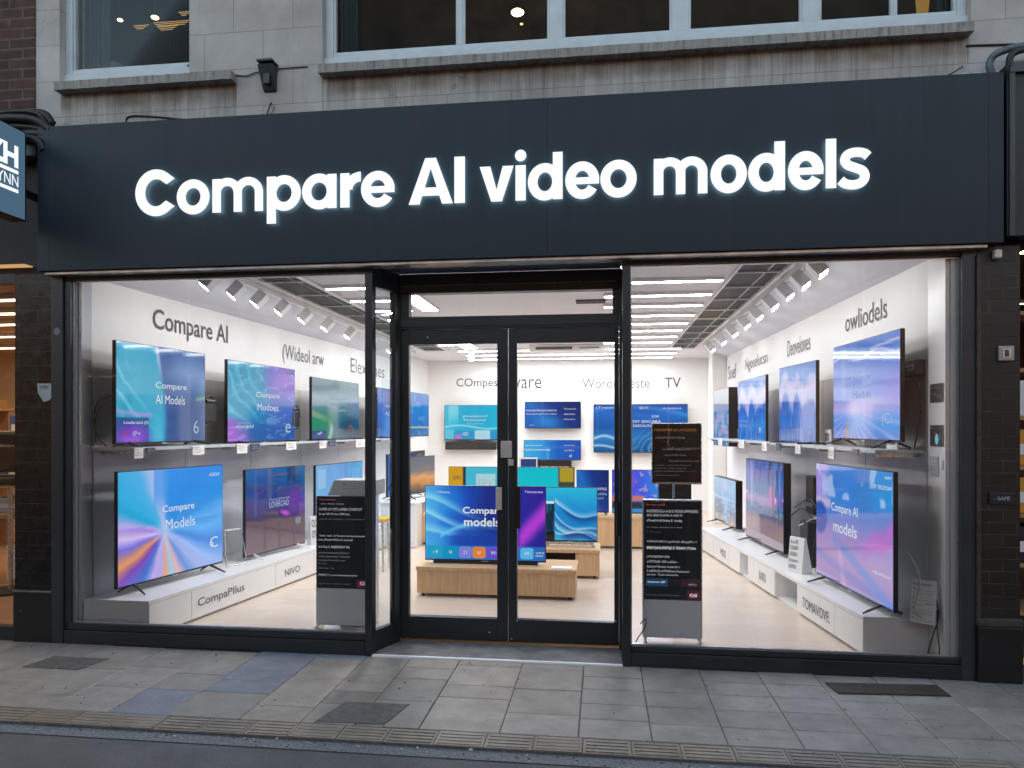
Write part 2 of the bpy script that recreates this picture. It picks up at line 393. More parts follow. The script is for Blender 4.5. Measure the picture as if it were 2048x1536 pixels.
def curve_pts(pts, n=8):    # Catmull-Rom
    P = [Vector(p) for p in pts]; P = [P[0]*2-P[1]]+P+[P[-1]*2-P[-2]]; out = []
    for i in range(1, len(P)-2):
        for k in range(n):
            t = k/n; a, b, c, d = P[i-1], P[i], P[i+1], P[i+2]
            out.append(.5*((2*b)+(c-a)*t+(2*a-5*b+4*c-d)*t*t+(3*b-a-3*c+d)*t**3))
    return out+[P[-2]]
def cable(label, pts, r=.004, m='cable', group=None, name='cable'):
    o = MB().tube(curve_pts(pts), r, 6, m).build(name, smooth=True); return tag(o, label, 'cable', group)

# ------------------------------------------------------------------ camera, sky, sun
cam = bpy.data.cameras.new('camera'); co = bpy.data.objects.new('camera', cam); C.objects.link(co)
co.location = (0, -4.74, 1.55); co.rotation_euler = (R(90), 0, math.atan(181/1436))
cam.sensor_width = 36; cam.lens = 36*1436/2048; cam.shift_y = (855-768)/2048; cam.clip_end = 500; cam.clip_start = .05
S.camera = co
S.view_settings.view_transform = 'Standard'; S.view_settings.look = 'None'; S.view_settings.exposure = 0; S.view_settings.gamma = 1
w = bpy.data.worlds.new('World'); S.world = w; w.use_nodes = True
bg = w.node_tree.nodes['Background']; sky = w.node_tree.nodes.new('ShaderNodeTexSky'); sky.sky_type = 'NISHITA'; sky.sun_disc = False
EL, AZ = 8, 12
sky.sun_elevation = R(EL); sky.sun_rotation = R(AZ); sky.air_density = 1.0; sky.dust_density = 4.0
tint = w.node_tree.nodes.new('ShaderNodeMix'); tint.data_type = 'RGBA'; tint.blend_type = 'MULTIPLY'; tint.inputs[0].default_value = 1; tint.inputs[7].default_value = (1.16, 1.0, .90, 1)
w.node_tree.links.new(sky.outputs[0], tint.inputs[6]); w.node_tree.links.new(tint.outputs[2], bg.inputs[0]); bg.inputs[1].default_value = .88
sl = bpy.data.lights.new('sun', 'SUN'); sl.energy = .18; sl.angle = R(40); sl.color = (1, .93, .85)
so = bpy.data.objects.new('sun', sl); C.objects.link(so); so.rotation_euler = (R(90-EL), 0, R(180-AZ)); so.location = (3, 40, 10)
S.render.engine = 'CYCLES'; S.cycles.use_denoising = True; S.cycles.max_bounces = 9; S.cycles.diffuse_bounces = 4; S.cycles.glossy_bounces = 4
S.cycles.transparent_max_bounces = 16; S.cycles.sample_clamp_indirect = 6; S.cycles.caustics_reflective = False; S.cycles.caustics_refractive = False

# ------------------------------------------------------------------ ground
tag(MB().quad((-60, -60, -.022), (60, -60, -.022), (60, -1.302, -.022), (-60, -1.302, -.022)).build('road', 'asphalt'), kind='structure')
gm = MB().quad((-60, -1.40, -.018), (60, -1.40, -.018), (60, -1.302, -.018), (-60, -1.302, -.018))
tag(gm.build('gutter', 'gutter'), kind='structure')
gt = MB(); rg_ = random.Random(11)
for k in range(420):
    x_ = rg_.uniform(-4.5, 2.8); y_ = -1.30-abs(rg_.gauss(0, .05)) if k % 3 else rg_.uniform(-1.3, -.02); zb_ = -.017 if y_ < -1.302 else .003; r_ = rg_.uniform(.002, .0055)*(1 if k % 40 else 1.8)
    gt.sphere((x_, y_, zb_+r_*.3), r_, 'gritlight' if k % 5 == 0 else 'gritdark', 6, (rg_.uniform(.8, 1.6), rg_.uniform(.8, 1.4), .6))
tag(gt.build('grit'), 'pale and dark grit scattered along the gutter and paving', 'grit', kind='stuff')
pav = MB(); tints = []
pav.quad((-60, -1.302, -.006), (60, -1.302, -.006), (60, .35, -.006), (-60, .35, -.006), 'mortar'); tints.append((.05, .045, .04))
pav.quad((-60, -1.302, -.05), (60, -1.302, -.05), (60, -1.302, -.006), (-60, -1.302, -.006), 'mortar'); tints.append((.05, .045, .04))
# wide plain pavement beyond the picture
rp = random.Random(5)
def slab(xa, xb, ya, yb, tint, g=.0022, z=0):
    xa += g; xb -= g; ya += g; yb -= g; e = .004; dz = z+rp.uniform(-.0012, .0012); tl = [rp.uniform(-.0008, .0008) for _ in range(4)]
    vs = [(xa, ya, -.006), (xb, ya, -.006), (xb, yb, -.006), (xa, yb, -.006),
          (xa, ya, dz-.003), (xb, ya, dz-.003), (xb, yb, dz-.003), (xa, yb, dz-.003),
          (xa+e, ya+e, dz+tl[0]), (xb-e, ya+e, dz+tl[1]), (xb-e, yb-e, dz+tl[2]), (xa+e, yb-e, dz+tl[3])]
    fs = [(8, 9, 10, 11)]+[(i, (i+1) % 4, (i+1) % 4+4, i+4) for i in range(4)]+[(i+4, (i+1) % 4+4, (i+1) % 4+8, i+8) for i in range(4)]
    pav.add(vs, fs, 'paving'); tints.extend([tint]*len(fs))
xs = [-9.0]
special = [-0.12, .245, .61, .97, 1.31, 1.66, 2.0, 2.36, 2.72, 3.1]
while xs[-1] < -.5: xs.append(xs[-1]+rp.choice((.30, .34, .36, .42)))
xs = [x for x in xs if x < -.35]+special
while xs[-1] < 8: xs.append(xs[-1]+rp.choice((.32, .35, .37)))
for a, b in zip(xs[:-1], xs[1:]):
    y = -1.135; 
    if b < -.3: y0s = [-1.135]; 
    ys = [-1.135]
    while ys[-1] < -.06: ys.append(min(0, ys[-1]+(rp.choice((.215, .225, .235)) if a > -.2 else rp.choice((.2, .27, .36, .45)))))
    if 0-ys[-2] < .12 and len(ys) > 2: ys.pop(-2)
    for p, q in zip(ys[:-1], ys[1:]):
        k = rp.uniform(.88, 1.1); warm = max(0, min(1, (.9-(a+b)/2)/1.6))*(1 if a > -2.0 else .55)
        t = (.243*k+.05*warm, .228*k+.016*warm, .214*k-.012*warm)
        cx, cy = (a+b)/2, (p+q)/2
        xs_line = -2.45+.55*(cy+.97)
        if -2.6 < cx-.55*(cy+.97) < -2.2: t = (.205*k, .21*k, .237*k)  # bluish patch of light painted into a slanting band of slab tints
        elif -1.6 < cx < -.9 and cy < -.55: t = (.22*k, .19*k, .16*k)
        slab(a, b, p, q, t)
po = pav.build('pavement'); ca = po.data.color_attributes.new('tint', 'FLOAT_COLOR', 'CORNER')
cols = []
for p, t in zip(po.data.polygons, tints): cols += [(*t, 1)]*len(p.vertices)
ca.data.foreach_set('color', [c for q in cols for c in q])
tag(po, kind='structure')
# ribbed kerb-side paver band, each paver carrying four long bars
kb = MB(); kt = []
x = -9
while x < 8:
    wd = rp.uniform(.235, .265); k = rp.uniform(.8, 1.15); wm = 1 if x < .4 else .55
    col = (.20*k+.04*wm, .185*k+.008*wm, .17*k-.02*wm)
    n0 = len(kb.f); kb.box(x+.003, x+wd-.003, -1.297, -1.14, -.05, -.003+rp.uniform(-.002, .002))
    for j in range(4):
        yb = -1.282+j*.036; kb.box(x+.016, x+wd-.016, yb, yb+.023, -.005, .0005)
    kt += [col]*(len(kb.f)-n0); x += wd
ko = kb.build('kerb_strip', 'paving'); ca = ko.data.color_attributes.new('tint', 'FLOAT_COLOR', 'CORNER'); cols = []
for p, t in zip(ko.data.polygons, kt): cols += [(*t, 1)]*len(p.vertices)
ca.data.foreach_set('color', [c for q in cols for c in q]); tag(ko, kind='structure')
# inspection covers and grating let into the pavement
def cover(label, pts, mat, ribs=0, name='inspection_cover'):
    o = thing(name, label, 'manhole cover', (pts[0][0], pts[0][1], .001))
    b = MB(); n = len(pts)
    b.add([(*p, .0015) for p in pts]+[(*p, .004) for p in pts], [tuple(range(n, 2*n))]+[(i, (i+1) % n, (i+1) % n+n, i+n) for i in range(n)]); b.build('plate', mat, o, True)
    if ribs:
        r = MB(); A, B, Cc, Dd = [Vector((*p, 0)) for p in pts]
        for i in range(ribs):
            t = (i+.5)/ribs; p, q = A.lerp(B, t), Dd.lerp(Cc, t); d = (B-A).normalized()*.005
            r.add([p-d+Vector((0, 0, .003)), p+d+Vector((0, 0, .003)), q+d+Vector((0, 0, .003)), q-d+Vector((0, 0, .003)),
                   p-d+Vector((0, 0, .010)), p+d+Vector((0, 0, .010)), q+d+Vector((0, 0, .010)), q-d+Vector((0, 0, .010))],
                  [(4, 5, 6, 7), (0, 1, 5, 4), (1, 2, 6, 5), (2, 3, 7, 6), (3, 0, 4, 7)])
        r.build('bars', 'iron', o, True)
    return o
cover('dark worn inspection cover in the pavement near the black tiled column', [(-3.72, -.53), (-3.33, -.53), (-3.27, -.31), (-3.68, -.31)], plain('worn_cover', (.085, .075, .066), .75, 0, .3, 25, .3))
cover('dark square paving cover beside the ribbed kerb strip, left of the doors', [(-1.50, -1.12), (-1.13, -1.11), (-1.07, -.83), (-1.44, -.84)], plain('square_cover', (.10, .085, .08), .75, 0, .25, 25, .3))
cover('brown metal grating in the pavement below the right display window', [(1.36, -.36), (1.99, -.325), (1.985, -.155), (1.335, -.195)], 'iron', 44, 'pavement_grating')

# ------------------------------------------------------------------ the shop building
B = thing('shop_building', 'pale stone shop building with a glazed dark framed shopfront and white upper windows', 'building', (0, 0, 0))
LW = lambda y: -3.77+.06*(y-.1)
RW = lambda y: 2.145-.03*(y-.05)
# upper wall with two window openings
W1 = (-3.96, -2.94, 4.16, 5.7); W2 = (-1.945, 2.29, 4.155, 5.7)
uw = MB()
for bx in [(-4.15, W1[0], 3.4, 6.2), (W1[1], W2[0], 3.4, 6.2), (W2[1], 4.6, 3.4, 6.2), (W1[0], W1[1], 3.4, 4.06), (W2[0], W2[1], 3.4, 4.06), (W1[0], W1[1], W1[3], 6.2), (W2[0], W2[1], W2[3], 6.2)]:
    uw.box(bx[0], bx[1], .08, .34, bx[2], bx[3])
uw.build('upper_wall', 'stone', B)
def window(x0, x1, z0, z1, mull, panes, sillx):
    f = MB(); y = .14
    f.box(x0, x0+.055, y, y+.09, z0, z1, None, .006); f.box(x1-.055 if mull else x1-.012, x1, y, y+.09, z0, z1, None, .005); f.box(x0+.055, x1-.055, y, y+.09, z0, z0+.035, None, .006)
    f.box(x0+.055, x1-.055, y, y+.09, z1-.05, z1)
    for a, b in mull: f.box(a, b, y+.006, y+.08, z0+.035, z1-.05, None, .005)
    fo = f.build('window', 'whiteframe', B)
    for a, b in panes:
        MB().box(a, b, y+.045, y+.051, z0+.02, z1-.03).build('pane', 'glass_up', fo)
        s = MB(); zz = z0+.035
        s.box(a, a+.014, y+.015, y+.044, zz, z1-.05); s.box(b-.014, b, y+.015, y+.044, zz, z1-.05); s.box(a+.014, b-.014, y+.015, y+.044, zz, zz+.016)
        s.build('bead', 'whiteframe', fo)
    sl = MB(); n = 40; a, b = sillx; vs = []
    for i in range(n+1):
        xx = a+(b-a)*i/n; j = lambda s: random.uniform(-s, s)
        vs += [(xx, 0.0+j(.0015), 3.993+j(.0018)), (xx, 0.0+j(.0015), 4.052+j(.0015)), (xx, .16, 4.062), (xx, .16, 3.993)]
    fs = [(4*i+k, 4*(i+1)+k, 4*(i+1)+(k+1) % 4, 4*i+(k+1) % 4) for i in range(n) for k in range(4)]+[(0, 1, 2, 3), (4*n+3, 4*n+2, 4*n+1, 4*n)]
    sl.add(vs, fs).build('sill', 'sillstone', fo)
    ft = MB().box(x0-.01, x1+.01, .12, .25, 4.0625, z0-.001); ft.build('window_foot', 'whiteframe', fo)
window(W1[0], W1[1], W1[2], W1[3], [], [(-3.905, -2.952)], (-3.94, -2.58))
window(W2[0], W2[1], W2[2], W2[3], [(-.995, -.96), (-.361, -.266), (.459, .57), (1.293, 1.402), (1.855, 1.868)], [(-1.89, -.995), (-.96, -.361), (-.266, .459), (.57, 1.293), (1.402, 1.855), (1.868, 2.235)], (-1.945, 2.272))
# dim rooms behind the upper windows
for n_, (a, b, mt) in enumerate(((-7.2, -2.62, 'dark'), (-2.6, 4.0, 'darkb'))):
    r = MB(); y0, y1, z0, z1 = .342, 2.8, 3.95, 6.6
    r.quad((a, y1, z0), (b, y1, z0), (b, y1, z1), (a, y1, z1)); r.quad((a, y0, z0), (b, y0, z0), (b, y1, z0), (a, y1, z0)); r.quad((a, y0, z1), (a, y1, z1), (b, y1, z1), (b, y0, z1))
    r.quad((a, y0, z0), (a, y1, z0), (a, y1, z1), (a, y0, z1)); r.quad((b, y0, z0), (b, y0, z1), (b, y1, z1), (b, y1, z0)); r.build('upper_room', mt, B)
def curtain(x0, x1, y, z0, z1, label):
    n = 40; vs = []
    for i in range(n+1):
        xx = x0+(x1-x0)*i/n; yy = y+.025*math.sin(i*1.1)+.01*math.sin(i*2.7); vs += [(xx, yy, z0), (xx, yy, z1)]
    tag(MB().add(vs, [(2*i, 2*i+2, 2*i+3, 2*i+1) for i in range(n)]).build('curtain', 'curtain', None, smooth=True), label, 'curtain')
curtain(-4.02, -3.765, .36, 4.17, 5.6, 'grey green curtain hanging inside the small upper window')
curtain(2.216, 2.36, .40, 4.17, 5.6, 'grey green curtain at the right end of the wide upper window')
curtain(-1.9, -1.78, .33, 4.17, 5.6, 'narrow dark curtain at the left end of the wide upper window')
pl = MB(); 
for c, r_, s_ in (((-3.80, .44, 4.30), .12, (1.1, .8, .9)), ((-3.68, .42, 4.29), .05, (.8, 1, 1.3)), ((-3.58, .43, 4.30), .055, (1.1, 1, .8)), ((-3.47, .45, 4.29), .05, (1.5, 1, .6))): pl.sphere(c, r_, None, 14, s_)
tag(pl.build('soft_toy', 'plush', None, smooth=True), 'pale plush toys lying on the ledge inside the small upper window', 'soft toy')
def pendant(label, x, y, z, r, m='warmlamp', flat=.35):
    o = thing('ceiling_lamp', label, 'lamp', (x, y, z), 0, 'warm lamps in the upper rooms')
    MB().sphere((0, 0, 0), r, None, 14, (1, 1, flat)).build('bulb', m, o, smooth=True)
    MB().tube([(0, 0, r*flat), (0, 0, 6.59-z)], .006, 6, 'black').build('stem', None, o)
pendant('small warm lamp on the left inside the small upper window', -5.008, 2.2, 5.813, .026, 'warmlamp')
pendant('brighter warm lamp right of another inside the small upper window', -4.615, 2.2, 5.811, .036, 'warmlamp')
pendant('warm round lamp glowing inside the wide upper window', -.797, 2.0, 5.473, .06, 'warmlamp')
pendant('tiny faint warm lamp below the round lamp in the wide upper window', -.714, 1.6, 5.135, .014, 'warmdot')
pot = MB().tube([(0, 0, 0), (0, 0, .14)], [.034, .046], 14, emis('amber_glow', (.9, .5, .12), .35, False)); po_ = pot.build('amber_pot'); po_.location = (2.199, .55, 4.397); tag(po_, 'amber glowing cup on the ledge at the right end of the wide upper window', 'cup')
for k, (xa, xb, zz) in enumerate(((-4.93, -4.75, 5.80), (-4.70, -4.28, 5.815), (-4.66, -4.42, 5.77), (-4.42, -4.27, 5.907))):
    sl_ = MB(); 
    for j in range(3): sl_.box(xa+.02*j, xb-.03*j, 2.3, 2.303, zz-.018*j, zz-.018*j+.004)
    tag(sl_.build('light_strip', emis('warm_strip%d' % k, (1, .58, .2), .9, False)), ['stack of thin warm light slats in the small upper window, leftmost stack', 'longest stack of thin warm slats behind the small upper window', 'low stack of warm slats under the longest one in the small upper window', 'high stack of warm slats by the right edge of the small upper window'][k], 'light strip', 'warm light slats upstairs')

# interior shell
HC = 2.8; YB = 8.5
fl = MB().add([(-3.95, .02, .03), (-1.56, .02, .03), (-1.47, .35, .03), (.15, .35, .03), (.15, .02, .03), (2.3, .02, .03), (2.3, .35, .03), (2.3, YB+.1, .03), (-3.95, YB+.1, .03), (-3.95, .35, .03)], [(0, 1, 2, 9), (3, 4, 5, 6), (9, 2, 3, 6, 7, 8)])
tag(fl.build('shop_floor', 'floor'), kind='structure')
ce = MB().add([(-3.95, .02, HC), (2.3, .02, HC), (2.3, YB+.1, HC), (-3.95, YB+.1, HC)], [(3, 2, 1, 0)])
ce.build('ceiling', 'ceil', B)
lw = MB().prism([(LW(.02)-.12, .02), (LW(.02), .02), (LW(YB), YB), (LW(YB)-.12, YB)], .031, HC-.001); lw.build('side_wall', 'whitewall', B)
rw = MB().prism([(RW(.02), .02), (RW(.02)+.12, .02), (RW(YB)+.12, YB), (RW(YB), YB)], .031, HC-.001); rw.build('side_wall', 'whitewall', B)
MB().box(-3.9, 2.25, YB+.001, YB+.1, .031, HC-.001).build('back_wall', 'whitewall', B)
MB().box(1.72, 1.935, 6.9, 7.3, .032, HC-.002, None, .004).build('pillar', 'whitewall', B)
# window-side jambs
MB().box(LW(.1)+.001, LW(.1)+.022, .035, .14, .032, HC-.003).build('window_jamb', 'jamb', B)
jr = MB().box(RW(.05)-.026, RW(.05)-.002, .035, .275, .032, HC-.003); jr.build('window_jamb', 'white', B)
# grey-lilac soffits sloping down over the side walls
for sgn, f_, xin in ((1, LW, -3.05), (-1, RW, 1.58)):
    s_ = MB(); y0, y1 = .05, 6.8
    a0, a1 = f_(y0)+sgn*.002, f_(y1)+sgn*.002
    s_.add([(a0, y0, 2.66), (a1, y1, 2.66), (xin, y1, 2.785), (xin, y0, 2.785), (a0, y0, 2.795), (a1, y1, 2.795), (xin, y1, 2.795), (xin, y0, 2.795)],
           [(0, 1, 2, 3), (0, 3, 7, 4), (1, 5, 6, 2), (3, 2, 6, 7), (4, 7, 6, 5), (0, 4, 5, 1)]); s_.build('soffit', 'lav', B)
# brushed panels behind the side-wall screens
for sgn, f_, ya, yb, side in ((1, LW, .16, 6.6, 'left'), (-1, RW, .29, 6.4, 'right')):
    n = 6
    for (z0, z1, mt) in ((1.405, 1.995, 'mpanel'), (.3, 1.395, 'bpanel')):
        p = MB()
        for i in range(n):
            a = ya+(yb-ya)*i/n+.006; b = ya+(yb-ya)*(i+1)/n-.006
            q = [(f_(a)+sgn*.002, a), (f_(b)+sgn*.002, b), (f_(b)+sgn*.02, b), (f_(a)+sgn*.02, a)]
            if sgn > 0: q = q[::-1]
            p.prism(q, z0, z1)
        p.build('back_panel', mt, B)

# shopfront framing
fr = MB(); bv = .004
def fb(*a, m='frame', bev=.004): fr.box(*a, m, bev)
fb(-3.93, -3.84, -.035, .06, 0, 2.655, m='frame2'); fb(-3.838, -3.792, -.02, .06, .147, 2.602)            # left jamb
fb(-3.838, -1.602, -.03, .06, 0, .095); fb(-3.838, -1.602, -.015, .055, .097, .146)                  # left stall riser
fb(-3.838, -1.545, -.02, .06, 2.604, 2.654)
fb(-1.600, -1.548, -.032, .05, 0, 2.603)                                                                  # corner post
fb(.128, .182, -.032, .05, 0, 2.603); fb(.184, 2.19, -.03, .06, 0, .09); fb(.184, 2.19, -.015, .055, .092, .132)
fb(.128, 2.19, -.02, .06, 2.604, 2.654); fb(2.183, 2.262, -.034, .06, 0, 2.655, m='frame2')
# returns at the recess
fr.prism([(-1.596, .052), (-1.552, .052), (-1.452, .296), (-1.496, .296)], 0, .15, 'frame'); fr.prism([(-1.596, .052), (-1.552, .052), (-1.452, .296), (-1.496, .296)], 2.52, 2.654, 'frame')
fr.prism([(-1.51, .25), (-1.47, .25), (-1.452, .296), (-1.496, .296)], .151, 2.519, 'frame')
fr.prism([(.128, .052), (.172, .052), (.172, .296), (.128, .296)], 0, .15, 'frame'); fr.prism([(.128, .052), (.172, .052), (.172, .296), (.128, .296)], 2.52, 2.654, 'frame')
# door frame
fb(-1.498, -1.448, .298, .40, 0, 2.654); fb(.116, .172, .298, .40, 0, 2.654)
fb(-1.447, .115, .30, .39, 2.256, 2.345); fb(-1.447, .115, .302, .39, 2.515, 2.654); fb(-1.447, .115, .296, .31, 2.27, 2.31)
fb(-1.447, -1.385, .305, .385, 2.346, 2.514); fb(.07, .115, .305, .385, 2.346, 2.514)
fr.build('shopfront_frame', None, B)
MB().box(-1.44, .09, .285, .300, 2.562, 2.568).build('shutter_guide', plain('blue_guide', (.10, .14, .22), .3, .5), B)
for (x0, x1, z0, z1) in ((-3.792, -1.602, .147, 2.602), (.184, 2.183, .133, 2.602)):
    t = .007; bd = MB(); bd.box(x0, x0+t, .004, .026, z0, z1); bd.box(x1-t, x1, .004, .026, z0, z1); bd.box(x0+t, x1-t, .004, .026, z0, z0+t); bd.box(x0+t, x1-t, .004, .026, z1-t, z1); bd.build('glazing_bead', 'alu', B)
for (x0, x1, z0, z1) in ((-3.785, -1.608, .153, 2.596), (.19, 2.177, .139, 2.596)):
    MB().quad((x0, .012, z0), (x1, .012, z0), (x1, .012, z1), (x0, .012, z1)).build('display_window', 'glass', B)
MB().quad((-1.57, .056, .151), (-1.487, .25, .151), (-1.487, .25, 2.519), (-1.57, .056, 2.519)).build('return_window', 'glass_green', B)
MB().quad((.15, .056, .151), (.15, .296, .151), (.15, .296, 2.519), (.15, .056, 2.519)).build('return_window', 'glass_green', B)
MB().quad((-1.385, .345, 2.346), (.07, .345, 2.346), (.07, .345, 2.514), (-1.385, .345, 2.514)).build('transom_window', 'glass', B)
# doors
def door(x0, x1, gx0, gx1, label):
    d = MB(); z0, z1, gz0, gz1 = .026, 2.252, .187, 2.150; y0, y1 = .318, .372
    d.box(x0, gx0, y0, y1, z0, z1, None, .004); d.box(gx1, x1, y0, y1, z0, z1, None, .004)
    d.box(gx0, gx1, y0+.001, y1-.001, z0, gz0, None, .004); d.box(gx0, gx1, y0+.001, y1-.001, gz1, z1, None, .004)
    o = d.build('door', 'frame', B); o['label'] = label
    MB().quad((gx0, .345, gz0), (gx1, .345, gz0), (gx1, .345, gz1), (gx0, .345, gz1)).build('pane', 'glass', o)
    return o
dl = door(-1.447, -.668, -1.39, -.745, 'left glazed door leaf'); dr = door(-.662, .114, -.602, .082, 'right glazed door leaf')
MB().box(-.715, -.635, .285, .316, 1.335, 1.455, 'cap_y', .006).build('lock_box', None, dl)
MB().box(-.662, -.625, .292, .317, 1.28, 1.325, 'cap_y', .004).build('lock_plate', None, dr)
MB().box(-.752, -.708, .296, .317, .965, 1.125, 'cap_y', .005).build('letter_plate', None, dl)
h = MB().tube([(-.588, .285, .84), (-.588, .285, 1.135)], .017, 10, 'black'); h.box(-.594, -.582, .286, .317, .87, .89, 'black'); h.box(-.594, -.582, .286, .317, 1.085, 1.105, 'black'); h.build('handle', None, dr, smooth=False)
h = MB().tube([(.108, .285, .80), (.108, .285, 1.03)], .015, 10, 'black'); h.box(.102, .114, .286, .317, .83, .85, 'black'); h.box(.102, .114, .286, .317, .98, 1.0, 'black'); h.build('handle', None, dr)
for p in ((-.64, .05), (-.60, .18), (-.8, .09), (-1.25, 2.2), (.09, .2)): MB().disc((p[0], .3165, p[1]), .006, 'y', 'alu').build('screw', None, dl if p[0] < -.66 else dr)
# threshold, recess floor, soffit over the doors
MB().box(-1.545, .127, -.012, .316, -.004, .006).build('recess_floor', 'slate', B)
MB().box(-1.55, .13, -.034, -.013, -.004, .010).build('threshold_strip', 'card', B)
MB().box(-1.447, .115, .317, .40, -.004, .012).build('threshold', 'alu', B)
MB().box(-1.546, .127, -.09, .297, 2.655, 2.67).build('recess_soffit', 'soffit', B)
# body of the wall behind the fascia
MB().box(-3.93, 2.26, .062, .30, 2.82, 3.42).build('lintel', 'blackm', B)
MB().box(-3.93, 2.26, .03, .06, 2.656, 3.42).build('fascia_backing', 'blackm', B)
# wall lettering in grey
def wall_text(txt, y0, y1, z0, z1, f_, sgn, m, bold):
    a, b = (y0, y1) if sgn > 0 else (y1, y0)
    A = Vector((f_(a)+sgn*.004, a, z0)); Bv = Vector((f_(b)+sgn*.004, b, z0)); mb = MB()
    put_text(mb, txt, A, Bv-A, (Bv-A).length, z1-z0, m, bold); return mb.build('wall_lettering', None, B)
wall_text('Compare AI', .83, 1.92, 2.325, 2.55, LW, 1, 'ink', .012)
wall_text('(Wideol arw', 3.0, 4.05, 2.28, 2.50, LW, 1, 'inkm', 0)
wall_text('Elexiones', 4.9, 6.2, 2.32, 2.52, LW, 1, 'inkl', 0)
wall_text('owliodels', .95, 1.80, 2.375, 2.535, RW, -1, 'ink', .008)
wall_text('Deovelones', 2.75, 3.55, 2.33, 2.51, RW, -1, 'inkl', 0)
wall_text('Ngoselucsn', 4.4, 5.6, 2.30, 2.50, RW, -1, 'inkl', 0)
wall_text('Soef', 6.2, 6.75, 2.29, 2.50, RW, -1, 'inkl', 0)
for t, x0, x1, mm, bo in (('COmpess', -2.72, -1.86, 'ink', -.003), ('ware', -1.72, -1.12, 'ink', -.003), ('Worodareste', -.37, .85, 'inkl', 0), ('TV', 1.12, 1.40, 'ink', 0)):
    mb = MB(); put_text(mb, t, (x0, YB-.003, 2.27), (1, 0, 0), x1-x0, .18 if t != 'COmpess' else .2, mm, bo); mb.build('wall_lettering', None, B)
# dark slotted ceiling bays
for xs_, y0, y1, rows in (((1.06, 1.29, 1.31, 1.40), .55, 6.7, 10), ((-2.84, -2.61, -2.59, -2.48), .45, 6.6, 10)):
    gmb = MB(); st = (y1-y0)/rows
    for i in range(rows):
        for a, b in ((xs_[0], xs_[1]), (xs_[2], xs_[3])): gmb.box(a, b, y0+i*st+.01, y0+(i+1)*st-.012, HC-.006, HC-.002)
    gmb.build('ceiling_grille', plain('grille_dark', (.010, .013, .013), .6, 0, .3, 4), B)
    gr = MB()
    for i in range(rows+1): gr.box(xs_[0]-.01, xs_[3]+.01, y0+i*st-.008, y0+i*st+.008, HC-.02, HC-.0065)
    gr.box(xs_[0]-.02, xs_[0]-.005, y0, y1, HC-.022, HC-.0065); gr.box(xs_[3]+.005, xs_[3]+.03, y0, y1, HC-.03, HC-.0065); gr.build('grille_frame', 'white', B)

# ------------------------------------------------------------------ lamps inside
def ceiling_light(label, x0, x1, y, wd=.10, y1=None, group='white strip lights across the ceiling'):
    o = thing('ceiling_light', label, 'light', ((x0+x1)/2, y if y1 is None else (y+y1)/2, HC), 0, group)
    ya, yb = (y-wd/2, y+wd/2) if y1 is None else (y, y1)
    MB().box(x0-.01, x1+.01, ya-.012, yb+.012, HC-.030, HC-.002).build('housing', 'white', o, True)
    MB().quad((x0, ya, HC-.0315), (x0, yb, HC-.0315), (x1, yb, HC-.0315), (x1, ya, HC-.0315)).build('tube', 'lamp', o, True)
ords = ['first', 'second', 'third', 'fourth', 'fifth', 'sixth', 'seventh', 'eighth', 'ninth', 'tenth', 'eleventh']
for i, y in enumerate((.78, 1.40, 2.03, 2.62, 3.24, 3.86, 4.48, 5.1, 5.75)):
    ceiling_light('%s white strip light back from the window, beside the right dark ceiling bay' % ords[i], .02, .99, y, .055)
    ceiling_light('%s white strip light back from the window, beside the left dark ceiling bay' % ords[i], -2.42, -1.98, y-.05, .055)
for i, y in enumerate((6.6, 7.3, 8.0)):
    ceiling_light('long strip light across the back of the shop, %s from the back wall' % ['third', 'second', 'nearest'][i], -2.3, 1.2, y, .055)
ceiling_light('bright wide light bar running inward seen through the pane above the doors', -1.86, -1.70, 1.0, .1, 2.6, 'wide light bars running inward')
ceiling_light('bright wide light bar running inward at the top of the left door glass', -2.12, -1.92, 4.3, .1, 6.2, 'wide light bars running inward')
def track(label, x, ya, yb, ys, tilt):
    o = thing('track_light', label, 'track light', (x, (ya+yb)/2, HC), 0)
    MB().box(x-.018, x+.018, ya, yb, HC-.05, HC-.003, None, .003).build('rail', 'white', o, True)
    for y in ys:
        s_ = MB(); c, s = math.cos(tilt), math.sin(tilt)
        def P(lx, ly, lz):
            ly, lz = ly*.96+lz*.28, lz*.96-ly*.28
            return (x+lx*c-lz*s-o.location.x, y+ly-o.location.y, HC-.125+lx*s+lz*c-o.location.z)
        def bx(a, b, e, f, g_, h_): s_.add([P(a, e, g_), P(b, e, g_), P(b, f, g_), P(a, f, g_), P(a, e, h_), P(b, e, h_), P(b, f, h_), P(a, f, h_)],
                                           [(0, 3, 2, 1), (4, 5, 6, 7), (0, 1, 5, 4), (1, 2, 6, 5), (2, 3, 7, 6), (3, 0, 4, 7)])
        bx(-.042, .042, -.046, .046, -.066, .066); s_.add([P(-.008, -.008, .06), P(.008, -.008, .06), P(.008, .008, .06), P(-.008, .008, .06), (x-.008-o.location.x, y-.008-o.location.y, -.05), (x+.008-o.location.x, y-.008-o.location.y, -.05), (x+.008-o.location.x, y+.008-o.location.y, -.05), (x-.008-o.location.x, y+.008-o.location.y, -.05)], [(0, 1, 5, 4), (1, 2, 6, 5), (2, 3, 7, 6), (3, 0, 4, 7)])
        so_ = s_.build('spotlight', 'white', o)
        MB().add([P(-.032, -.036, -.0675), P(.032, -.036, -.0675), P(.032, .036, -.0675), P(-.032, .036, -.0675)], [(3, 2, 1, 0)]).build('lens', 'spot', so_)
track('white track with box spotlights along the left side of the ceiling', -2.98, .3, 6.2, (.42, .82, 1.22, 1.68, 2.2, 2.8, 3.5, 4.3, 5.2), R(-38))
